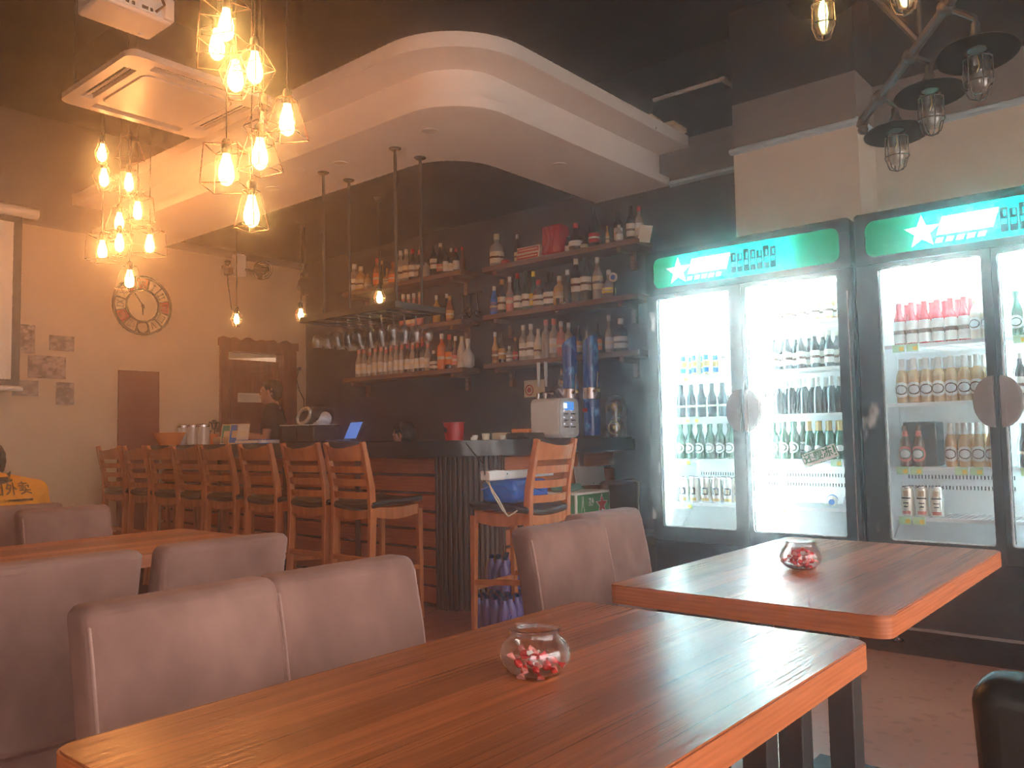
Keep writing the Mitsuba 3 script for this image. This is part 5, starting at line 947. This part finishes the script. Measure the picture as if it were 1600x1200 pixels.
def pendant(x, y, z, label, group, kind='frustum', lit=True, top=ZC, rz=0, small=False, s=1.0, cord_r=0.0032, name='pendant_lamp'):
    """A bulb centred at (x, y, z) in a wire cage, on a cord from the ceiling."""
    p = Proto(); mv = lambda m: moved(m, tra(x, y, z) @ rot(rz, [0, 0, 1]))
    b = lathe(SMALL_OUT if small else BULB_OUT, 16); bt = 0.05 if small else 0.068
    p.add('bulb', {**mikit.ply(mv(b), M_thin, smooth=True), **({'emitter': glow(SMALL_BULB if small else BULB)} if lit else {})}, None, label='glowing warm bulb' if lit else 'unlit clear bulb')
    if not lit: p.add('filament', mv(tube([(0, 0, 0.05), (0.006, 0.003, 0.0), (-0.006, -0.003, -0.03), (0.004, 0, -0.01)], 0.0012, 5)), M_copper)
    p.add('socket', mv(lathe([(0, bt - 0.004), (0.017, bt - 0.004), (0.02, bt + 0.004), (0.02, bt + 0.05), (0.012, bt + 0.062), (0, bt + 0.062)], 16)), M_iron)
    p.add('cage', mv(cage(kind, s)), M_copper)
    p.add('cord', tube([(x, y, z + bt + 0.06), (x, y, top)], cord_r, 6), M_iron); p.add('ceiling_cup', lathe([(0, -0.03), (0.03, -0.03), (0.045, -0.0005), (0, -0.0005)], 16).apply_translation([x, y, top]), M_iron)
    return place(p, name, label, 'pendant lamp', None, group)
g1 = 'caged bulbs of the nearer hanging cluster'; w1 = 'in the nearer cluster'
for a in ((-3.05, 1.93, 2.12, 'caged pendant bulb hanging lowest ' + w1, 'lantern', True, 20), (-3.13, 1.86, 2.30, 'caged pendant bulb second from below, left one of its two, ' + w1, 'wide', True, 40), (-3.02, 1.95, 2.365, 'caged pendant bulb second from below, right one of its two, ' + w1, 'frustum', True, 10),
          (-2.91, 2.01, 2.50, 'caged pendant bulb in a square wire frame farthest right ' + w1, 'frustum', True, 30), (-3.10, 2.02, 2.53, 'unlit pendant bulb in the middle ' + w1, 'diamond', False, 0), (-2.98, 1.90, 2.71, 'caged pendant bulb of the upper pair, right one, ' + w1, 'diamond', True, 15),
          (-3.11, 1.89, 2.71, 'caged pendant bulb of the upper pair, left one, ' + w1, 'diamond', True, 50), (-3.05, 1.81, 2.885, 'brightest caged pendant bulb at the top ' + w1, 'wide', True, 25), (-3.19, 1.85, 2.86, 'dimmer caged pendant bulb at the top left ' + w1, 'wide', True, 60)):
    pendant(a[0], a[1], a[2], a[3], g1, a[4], a[5], rz=a[6])
g2 = 'caged bulbs of the farther hanging cluster'; w2 = 'in the cluster above the clock'
for a in ((-5.42, 2.52, 2.24, 'caged pendant bulb hanging lowest ' + w2, 'frustum', True, 20), (-5.60, 2.42, 2.45, 'caged pendant bulb at the lower left ' + w2, 'wide', True, 40), (-5.44, 2.46, 2.475, 'caged pendant bulb, middle one of the lower three ' + w2, 'diamond', True, 10),
          (-5.31, 2.60, 2.47, 'caged pendant bulb at the lower right ' + w2, 'wide', True, 30), (-5.49, 2.48, 2.63, 'caged pendant bulb, left one of the middle pair ' + w2, 'frustum', True, 15), (-5.36, 2.54, 2.69, 'caged pendant bulb, right one of the middle pair ' + w2, 'wide', True, 5),
          (-5.54, 2.40, 2.92, 'caged pendant bulb, left one of the upper pair ' + w2, 'diamond', True, 50), (-5.40, 2.50, 2.88, 'caged pendant bulb, right one of the upper pair ' + w2, 'frustum', True, 25), (-5.53, 2.38, 3.08, 'caged pendant bulb at the very top ' + w2, 'slim', True, 0), (-5.39, 2.50, 3.10, 'unlit pendant bulb at the top right ' + w2, 'frustum', False, 20)):
    pendant(a[0] * 1.127, a[1] * 1.127, 1.15 + (a[2] - 1.15) * 1.127, a[3], g2, a[4], a[5], rz=a[6], s=1.1)
for x, y, z, lb in ((-7.05, 4.30, 2.32, 'small caged bulb on a long cord above the brown door'), (-6.45, 4.60, 2.33, 'small caged bulb hanging in front of the dark wall corner'), (-5.28, 4.55, 2.335, 'small caged bulb glowing in front of the bottle shelves above the glass rack')):
    pendant(x, y, z, lb, None, 'slim', True, 3.18, 20, True, 1.0, 0.005)
# a black speaker-like socket box above the middle bulb
p = Proto(); p.add('body', ellipsoid((-6.47, 4.66, 2.60), (0.07, 0.07, 0.09), 2), M_iron); p.add('rod', tube([(-6.47, 4.66, 2.68), (-6.47, 4.66, 3.18)], 0.008, 6), M_iron); p.add('neck', lathe([(0, 0.0), (0.02, 0.0), (0.035, 0.06), (0.012, 0.10), (0, 0.10)], 14).apply_translation([-6.47, 4.66, 2.66]), M_iron)
place(p, 'ceiling_speaker', 'dark round fixture hanging behind the middle bar bulb near the corner', 'fixture')

# barn lamps with wire guards on a pipe, upper right
GUARD = cat([tube([(0.05 * math.cos(a), 0.05 * math.sin(a), -0.03), (0.053 * math.cos(a), 0.053 * math.sin(a), -0.13), (0.035 * math.cos(a), 0.035 * math.sin(a), -0.185), (0, 0, -0.20)], 0.0028, 5) for a in np.arange(6) * math.pi / 3] +
            [tube([(r * math.cos(t), r * math.sin(t), z) for t in np.linspace(0, 2 * np.pi, 21)], 0.0028, 5, False) for r, z in ((0.05, -0.035), (0.0535, -0.13))])
def barn(x, y, z, label, lit, tilt, anchor, shade=True):
    p = Proto(); M = tra(x, y, z) @ rot(tilt, [-0.97, -0.25, 0]); J = tra(x, y, z) @ rot(0.2 * tilt, [-0.97, -0.25, 0]); mv = lambda m: moved(m, J)
    if shade: p.add('shade', moved(lathe([(0.03, 0.012), (0.06, 0.008), (0.14, -0.012), (0.145, -0.018), (0.14, -0.018), (0.06, 0.001), (0.03, 0.004)], 36), M), M_shade, 50, 'wide grey enamel shade')
    p.add('glass_jar', mv(lathe([(0.042, -0.005), (0.044, -0.10), (0.040, -0.135), (0.026, -0.165), (0, -0.175), (0, -0.172), (0.025, -0.162), (0.038, -0.134), (0.042, -0.10), (0.040, -0.005)], 24)), M_thin, 60); p.add('guard', mv(GUARD), M_iron)
    bl = lathe([(0, -0.105), (0.012, -0.10), (0.021, -0.08), (0.018, -0.05), (0.010, -0.02), (0, -0.02)], 14)
    p.add('bulb', {**mikit.ply(mv(bl), M_thin, smooth=True), **({'emitter': glow(SMALL_BULB)} if lit else {})}, None)
    if not lit: p.add('filament', mv(tube([(0, 0, -0.02), (0.005, 0.002, -0.06), (-0.005, 0, -0.085)], 0.0016, 5)), M_gold)
    p.add('socket', mv(lathe([(0, 0.0), (0.034, 0.0), (0.03, 0.05), (0.018, 0.075), (0.016, 0.11), (0, 0.11)], 18)), M_iron)
    c = J @ np.array([0, 0, 0.10, 1]); a = np.array(anchor, float); p.add('arm', tube([c[:3], c[:3] + [0, 0, 0.03], a], 0.012, 8), M_iron)
    return place(p, 'barn_lamp', label, 'pendant lamp', None, 'caged barn lamps at the upper right')
pa_, pb_ = np.array([-1.22, 4.12, 2.655]), np.array([-0.42, 3.20, 2.90])
on_pipe = lambda t: pa_ + (pb_ - pa_) * t
barn(-1.10, 4.20, 2.585, 'grey barn lamp with wire guard, lowest and leftmost of the three unlit ones', False, 6, on_pipe(0.14))
barn(-0.87, 3.88, 2.615, 'grey barn lamp with wire guard, middle of the three unlit ones', False, 5, on_pipe(0.38))
barn(-0.625, 3.55, 2.60, 'grey barn lamp with wire guard, highest and rightmost of the three unlit ones', False, 8, on_pipe(0.62))
barn(-0.83, 3.38, 2.945, 'lit barn lamp cut by the upper edge at the right', True, 6, on_pipe(0.80) + [0, 0, 0.35])
barn(-1.25, 3.70, 3.10, 'lit barn lamp barely in view at the upper edge, left of the other lit one', True, 4, np.array([-1.3, 3.6, 3.45]))
p = Proto(); p.add('main_pipe', tube([pa_, pb_], 0.02, 10), M_iron); p.add('elbow', tube([pa_ + [-0.0, 0.0, 0.0], pa_ + [-0.02, 0.02, -0.03]], 0.026, 10), M_iron); p.add('end_cap', ellipsoid(pa_ + [-0.01, 0.01, -0.05], (0.024, 0.024, 0.024), 2), M_iron)
for t in (0.14, 0.38, 0.62): p.add('tee_joint', ellipsoid(on_pipe(t), (0.034, 0.034, 0.034), 2), M_iron)
p.add('upper_pipe', tube([on_pipe(0.45), on_pipe(0.40) + [-0.25, -0.2, 0.45], np.array([-1.35, 3.5, 3.48])], 0.016, 8), M_iron); p.add('upper_pipe', tube([pb_, pb_ + [-0.1, 0.1, 0.42], on_pipe(0.80) + [0, 0, 0.36]], 0.016, 8), M_iron)
p.add('drop_pipe', tube([on_pipe(0.9), on_pipe(0.9) + [0, 0, ZC - 2.876]], 0.014, 8), M_iron); p.add('drop_pipe', tube([on_pipe(0.45), (on_pipe(0.45)[0], on_pipe(0.45)[1], ZC)], 0.012, 8), M_iron)
place(p, 'pipe_frame', 'black iron pipe frame carrying the barn lamps at the upper right', 'pipe frame')

# ---------------------------------------------------------------- ceiling air conditioner and projector
p = Proto(); ax0, ax1, ay0, ay1, az = -5.54, -4.56, 2.105, 3.065, 3.35
cx, cy = (ax0 + ax1) / 2, (ay0 + ay1) / 2
pan = rpoly(ax0, ax1, ay0, ay1, 0.07)
slots = [sbox(cx - 0.30, ay0 + 0.06, cx + 0.30, ay0 + 0.135), sbox(cx - 0.30, ay1 - 0.135, cx + 0.30, ay1 - 0.06), sbox(ax0 + 0.06, cy - 0.30, ax0 + 0.135, cy + 0.30), sbox(ax1 - 0.135, cy - 0.30, ax1 - 0.06, cy + 0.30)]
grille = rpoly(cx - 0.29, cx + 0.29, cy - 0.29, cy + 0.29, 0.05)
p.add('panel', cat([extrude(pan.difference(unary_union(slots)).difference(grille.buffer(0.012)), 0.035, 'z', az), extrude(pan.buffer(-0.03), 0.02, 'z', az + 0.035)]), M_ac, 20)
p.add('intake_grille', extrude(grille, 0.03, 'z', az - 0.006), M_ac, 20, 'glossy centre panel')
for i, s in enumerate(slots):
    b = s.bounds; lx = b[2] - b[0] > b[3] - b[1]
    p.add('louvre', moved(box(-0.29, 0.29, -0.016, 0.016, -0.002, 0.002, 0.0008), tra((b[0] + b[2]) / 2, (b[1] + b[3]) / 2, az + 0.012) @ rot(0 if lx else 90, [0, 0, 1]) @ rot(24, [1, 0, 0])), M_ac)
    p.add('slot', box(b[0], b[2], b[1], b[3], az + 0.030, az + 0.034), M_matt)
p.add('casing', box(ax0 + 0.08, ax1 - 0.08, ay0 + 0.08, ay1 - 0.08, az + 0.055, az + 0.32), M_black_ceiling)
for x in (ax0 + 0.12, ax1 - 0.12):
    for y in (ay0 + 0.05, ay1 - 0.05): p.add('hanger_rod', tube([(x, y, az + 0.055), (x, y, ZC)], 0.006, 6), M_iron)
place(p, 'air_conditioner', 'white square ceiling cassette air conditioner hanging below the black ceiling', 'air conditioner')
p = Proto(); px0, px1, py0, py1, pz = -4.15, -3.90, 1.655, 2.02, 3.25
bod = m3.Manifold.batch_hull([m3.Manifold.sphere(0.018, 10).translate((x, y, z)) for x in (px0 + 0.018, px1 - 0.018) for y in (py0 + 0.018, py1 - 0.018) for z in (pz + 0.018, pz + 0.10)]).to_mesh()
p.add('body', trimesh.Trimesh(bod.vert_properties[:, :3], bod.tri_verts), M_ac, 40); p.add('port_recess', box(px1 - 0.002, px1 + 0.002, py0 + 0.03, py1 - 0.06, pz + 0.02, pz + 0.09), C('silver', 0.5)); p.add('end_block', box(px1 - 0.03, px1 + 0.01, py1 - 0.05, py1 + 0.004, pz + 0.012, pz + 0.13, 0.006), M_ac)
for k, y in enumerate((1.78, 1.81, 1.86, 1.90)): p.add('port', box(px1 + 0.002, px1 + 0.006, y, y + (0.014 if k != 2 else 0.03), pz + 0.03, pz + 0.045), M_matt)
p.add('vent', box(px0 + 0.02, px0 + 0.09, py1 - 0.004, py1 + 0.003, pz + 0.02, pz + 0.06), C('silver', 0.5)); p.add('foot', lathe([(0, 0.0), (0.014, 0.0), (0.012, 0.012), (0, 0.012)], 12).apply_translation([px0 + 0.05, py1 - 0.07, pz - 0.01]), M_ac)
p.add('cable', tube([(px1 + 0.004, 1.93, pz + 0.035), (px1 + 0.05, 1.95, pz + 0.06), (px1 + 0.02, 1.90, pz + 0.2), (px0 + 0.12, 1.85, pz + 0.5), (px0 + 0.12, 1.84, ZC)], 0.007, 8), C('brown', 0.5)); p.add('mount_pole', tube([((px0 + px1) / 2, 1.80, pz + 0.11), ((px0 + px1) / 2, 1.80, ZC)], 0.022, 12), M_iron)
place(p, 'projector', 'white projector on a ceiling pole at the upper left edge of the picture', 'projector')

# ================================================================ people
def person(name, label, M, J, shirt, sleeve_end, trousers=True, hair='short', yaw=0.0, shirt_marks=None, collar=None):
    """J: joints in the thing's own frame (facing +x, left is +y). The body is one skin; hair, shirt and trousers are its children."""
    J = {k: np.array(v, float) for k, v in J.items()}; p = Proto(); H = J['head']
    Ry = np.array([[math.cos(yaw), -math.sin(yaw), 0], [math.sin(yaw), math.cos(yaw), 0], [0, 0, 1]])
    hd = lambda x, y, z: H + Ry @ np.array([x, y, z])
    ch = [[(hd(-0.02, 0, 0.025), 0.082), (hd(0.012, 0, 0.03), 0.078)], [(hd(0.02, 0, 0.0), 0.068), (hd(0.045, 0, -0.06), 0.048)], [(hd(0.045, 0, -0.06), 0.048), (hd(0.066, 0, -0.088), 0.026)], [(hd(0.0, 0.0, -0.03), 0.066), (hd(-0.01, 0, -0.08), 0.055), (J['neck'], 0.055)],
          [(hd(0.082, 0, 0.025), 0.012), (hd(0.104, 0, -0.012), 0.014)], [(hd(0.086, 0.012, -0.045), 0.012), (hd(0.086, -0.012, -0.045), 0.012)], [(hd(0.08, 0.03, 0.035), 0.012), (hd(0.08, -0.03, 0.035), 0.012)]]
    for s in (-1, 1): ch.append([(hd(-0.006, s * 0.078, 0.012), 0.018), (hd(-0.008, s * 0.08, -0.022), 0.012)])
    chest, pel = J['chest'], J['pelvis']
    side = lambda c, d: (c + [0, d, 0], c - [0, d, 0])
    def torso(k):
        a, b = side(chest, 0.10); c, d = side(pel, 0.085)
        return [[(J['neck'], 0.052 + k), (chest + [0, 0, 0.06], 0.095 + k), (chest, 0.115 + k), ((chest + pel) / 2, 0.11 + k), (pel, 0.12 + k)], [(a, 0.095 + k), (c, 0.10 + k)], [(b, 0.095 + k), (d, 0.10 + k)], [(a, 0.095 + k), (b, 0.095 + k)], [(c, 0.1 + k), (d, 0.1 + k)],
                [(J['neck'] - [0, 0, 0.03], 0.05 + k), (J['shL'], 0.056 + k)], [(J['neck'] - [0, 0, 0.03], 0.05 + k), (J['shR'], 0.056 + k)], [(J['shL'], 0.056 + k), (a, 0.09 + k)], [(J['shR'], 0.056 + k), (b, 0.09 + k)]]
    ch += torso(0.0)
    for s in 'LR':
        sh, el, wr = J['sh' + s], J['el' + s], J['wr' + s]
        ch.append([(sh, 0.052), (el, 0.038), (el + (wr - el) * 0.3, 0.04), (wr, 0.026)])
        d = (wr - el) / np.linalg.norm(wr - el); n = np.cross(d, [0, 0, 1.0]); n /= np.linalg.norm(n) + 1e-9; n = n * (1 if s == 'L' else -1) * -1; dn = np.array([0, 0, -1.0])
        pm = wr + d * 0.05; ch += [[(wr, 0.025), (pm + n * 0.018, 0.018), (pm + n * 0.02 + d * 0.035, 0.013)], [(wr, 0.025), (pm - n * 0.018, 0.018), (pm - n * 0.02 + d * 0.035, 0.013)]]
        for f, (o, L) in enumerate(((-0.03, 0.062), (-0.011, 0.075), (0.010, 0.07), (0.029, 0.052))):
            b0 = pm + n * o + d * 0.035; ch.append([(b0 - d * 0.02, 0.012), (b0 + d * L * 0.5, 0.0092), (b0 + d * L * 0.85 + dn * L * 0.3, 0.0082)])
        th = wr + d * 0.025 - n * 0.025; ch.append([(th, 0.014), (th + d * 0.03 - n * 0.022, 0.011), (th + d * 0.055 - n * 0.024, 0.009)])
        hp, kn, an = J['hip' + s], J['kn' + s], J['an' + s]
        ch.append([(hp, 0.085), (kn, 0.055), (kn + (an - kn) * 0.3, 0.055), (an, 0.036)]); ch.append([(an, 0.036), (an + [0.05, 0, -0.045], 0.034), (an + [0.16, 0, -0.055], 0.026)]); ch.append([(pel, 0.11), (hp, 0.085)])
    p.add('body', limbs(ch, 0.014, 6, 14), C('skin', 0.55), True)
    for s in (-1, 1):
        p.add('eye', ellipsoid(hd(0.079, s * 0.032, 0.018), (0.011, 0.013, 0.008), 1), C('white', 0.3)); p.add('iris', ellipsoid(hd(0.0875, s * 0.033, 0.018), (0.004, 0.006, 0.006), 1), M_matt)
        p.add('eyebrow', tube([hd(0.089, s * 0.016, 0.044), hd(0.084, s * 0.045, 0.046)], 0.004, 5), C('hair', 0.7))
    p.add('lips', ellipsoid(hd(0.097, 0, -0.046), (0.006, 0.018, 0.006), 1), C('rose', 0.5))
    hc = [[(hd(-0.035, 0, 0.05), 0.080), (hd(0.015, 0, 0.062), 0.066)], [(hd(-0.045, 0, 0.03), 0.078), (hd(-0.048, 0, -0.025), 0.062)], [(hd(0.01, 0.03, 0.07), 0.045), (hd(0.055, 0.01, 0.078), 0.026)], [(hd(0.01, -0.03, 0.07), 0.045), (hd(0.055, -0.015, 0.078), 0.024)]]
    for s in (-1, 1): hc.append([(hd(0.0, s * 0.05, 0.055), 0.042), (hd(-0.015, s * 0.062, 0.015), 0.026)])
    hm = limbs(hc, 0.012, 4, 14); hm.vertices += hm.vertex_normals * (0.010 * (meshkit.noise(hm.vertices * np.array([90, 90, 45.0])) - 0.4))[:, None]
    p.add('hair', hm, C('hair', 0.6), 60)
    k = 0.014; sc = [[(q, r) for q, r in c] for c in torso(k)]; sc[0] = [(J['neck'] - [0, 0, 0.045], 0.056)] + sc[0][1:]
    for s in 'LR':
        sh, el = J['sh' + s], J['el' + s]; sc.append([(sh, 0.072), (sh + (el - sh) * sleeve_end, 0.062)]); hp = J['hip' + s]
    sm = limbs(sc, 0.018, 8, 14); sm.vertices += sm.vertex_normals * (0.012 * (meshkit.fbm(sm.vertices * 9.0) - 0.5))[:, None]
    p.add('shirt', sm, shirt, 60)
    if collar: p.add('collar', limbs([[(J['neck'] - [0.03, 0.05, 0.015], 0.022), (J['neck'] - [0.06, 0, 0.0], 0.024), (J['neck'] - [0.03, -0.05, 0.015], 0.022)]], 0.012, 4), collar, 60)
    tc = [[(pel, 0.132), (pel - [0, 0, 0.02], 0.128)]]
    for s in 'LR': hp, kn, an = J['hip' + s], J['kn' + s], J['an' + s]; tc += [[(pel, 0.125), (hp, 0.098), (kn, 0.07), (an + [0, 0, 0.03], 0.055)]]
    p.add('trousers', limbs(tc, 0.02, 6, 12), M_matt, 60)
    for s in 'LR': an = J['an' + s]; p.add('shoe', limbs([[(an + [-0.03, 0, -0.04], 0.042), (an + [0.06, 0, -0.045], 0.042), (an + [0.17, 0, -0.05], 0.036)]], 0.015, 4, 12), M_leather, 60)
    if shirt_marks: shirt_marks(p, sm)
    return place(p, name, label, 'person', M)
def standing(h):
    return dict(head=(0.03, 0, h - 0.115), neck=(0.0, 0, h - 0.245), chest=(0, 0, h - 0.42), pelvis=(0, 0, h - 0.78), shL=(0, 0.185, h - 0.30), shR=(0, -0.185, h - 0.30), elL=(0.03, 0.235, h - 0.585), elR=(0.03, -0.235, h - 0.585), wrL=(0.24, 0.19, h - 0.60), wrR=(0.24, -0.19, h - 0.60),
                hipL=(0, 0.095, h - 0.86), hipR=(0, -0.095, h - 0.86), knL=(0.02, 0.10, 0.48), knR=(0.02, -0.10, 0.48), anL=(-0.02, 0.10, 0.083), anR=(-0.02, -0.10, 0.083))
def sitting(seat, lean=0.06):
    z = seat + 0.125
    return dict(head=(0.10 + lean, 0, z + 0.56), neck=(0.035 + lean, 0, z + 0.45), chest=(0.02 + lean * 0.6, 0, z + 0.27), pelvis=(0, 0, z), shL=(0.03 + lean, 0.185, z + 0.385), shR=(0.03 + lean, -0.185, z + 0.385), elL=(0.16 + lean, 0.24, z + 0.14), elR=(0.16 + lean, -0.24, z + 0.14), wrL=(0.40 + lean, 0.16, z + 0.16), wrR=(0.40 + lean, -0.16, z + 0.16),
                hipL=(0.06, 0.095, z - 0.035), hipR=(0.06, -0.095, z - 0.035), knL=(0.46, 0.11, z - 0.04), knR=(0.46, -0.11, z - 0.04), anL=(0.42, 0.11, 0.083), anR=(0.42, -0.11, 0.083))
BAR = standing(1.75)
BAR['wrL'] = (0.20, 0.20, 1.21); BAR['wrR'] = (0.20, -0.20, 1.21)
person('person', 'barman in a dark t-shirt standing before the brown door, in profile', at(-7.19, 4.80, 0, -135), BAR, C('black', 0.8), 0.5, yaw=-0.15)
person('person_seated', 'dark haired person sitting low behind the bar, only the head above the counter', at(-5.21, 4.86, 0, -172), sitting(0.485, 0.02), C('brown', 0.8), 0.6, yaw=-0.1)
p = Proto(); p.add('seat', lathe([(0, 0.42), (0.17, 0.42), (0.175, 0.44), (0.17, 0.455), (0, 0.455)], 24), M_leather); p.add('pillar', tube([(0, 0, 0.02), (0, 0, 0.42)], 0.03, 10), M_chrome); p.add('foot', lathe([(0, 0), (0.18, 0), (0.17, 0.02), (0, 0.03)], 24), M_matt)
place(p, 'low_stool', 'low round stool under the person seated behind the bar', 'stool', at(-5.21, 4.86, 0))
def back_print(p, shirt):
    """Characters across the shoulders and a line below, laid onto the shirt's back."""
    def onto(poly, z0, y0):
        m = extrude(poly.segmentize(0.012) if hasattr(poly, 'segmentize') else poly, 0.003, 'z').subdivide()
        yz = np.stack([-m.vertices[:, 0] + y0, m.vertices[:, 1] + z0], 1)
        o = np.stack([np.full(len(yz), -1.0), yz[:, 0], yz[:, 1]], 1)
        V = shirt.vertices; best = np.empty(len(yz)); back = V[V[:, 0] < 0.10]
        from scipy.spatial import cKDTree
        d, i = cKDTree(back[:, 1:]).query(yz, k=4); best = np.average(back[i, 0], axis=1, weights=1 / (d + 1e-4))
        return trimesh.Trimesh(np.stack([best - 0.003 - m.vertices[:, 2], yz[:, 0], yz[:, 1]], 1), m.faces, process=False)
    for i, ch in enumerate(('团', '外', '卖')): p.add('shirt_lettering', onto(glyph(ch, 0.068), PZ, 0.062 - 0.073 * i), C('brown', 0.6), False)
    p.add('shirt_stripe', onto(sbox(0, 0, 0.30, 0.012), PZ - 0.035, 0.15), C('brown', 0.6), False)
    p.add('shirt_yoke', onto(Polygon([(0, 0), (0.02, -0.05), (0.08, -0.062), (0.14, -0.05), (0.16, 0), (0.12, -0.028), (0.04, -0.028)]), PZ + 0.12, 0.08), M_matt, False)
PZ = 0.90
CUS = sitting(0.487, 0.05)
for _k, _d in (('head', (0.06, 0, -0.125)), ('neck', (0.04, 0, -0.075)), ('chest', (0.02, 0, -0.03)), ('shL', (0.03, -0.01, -0.095)), ('shR', (0.03, -0.015, -0.095)), ('elL', (0.04, 0, -0.03)), ('elR', (0.04, -0.05, -0.05))): CUS[_k] = tuple(np.array(CUS[_k]) + _d)
person('customer', 'man in a yellow shirt with dark lettering seen from behind, left edge', at(-4.79, 1.57, 0, 180), CUS, C('shirt_yellow', 0.75), 0.75, yaw=0.05, shirt_marks=back_print, collar=C('shirt_yellow', 0.75))

# ---------------------------------------------------------------- the hazy air of the room
HAZE = {'type': 'homogeneous', 'sigma_t': HAZE_DENSITY, 'albedo': rgb((0.96, 0.95, 0.94)), 'phase': {'type': 'hg', 'g': HAZE_G}}
scene['room_haze_medium'] = HAZE
scene['haze'] = {**mikit.ply(box(XL - 1.6, XR - 0.05, YF + 0.05, YB + 0.15, 0.0005, ZC + 0.05), None, smooth=False), 'bsdf': {'type': 'null'}, 'interior': {'type': 'ref', 'id': 'room_haze_medium'}}
scene['camera']['medium'] = {'type': 'ref', 'id': 'room_haze_medium'}
tag('haze', 'thin haze hanging in the air of the bar room', kind='structure')
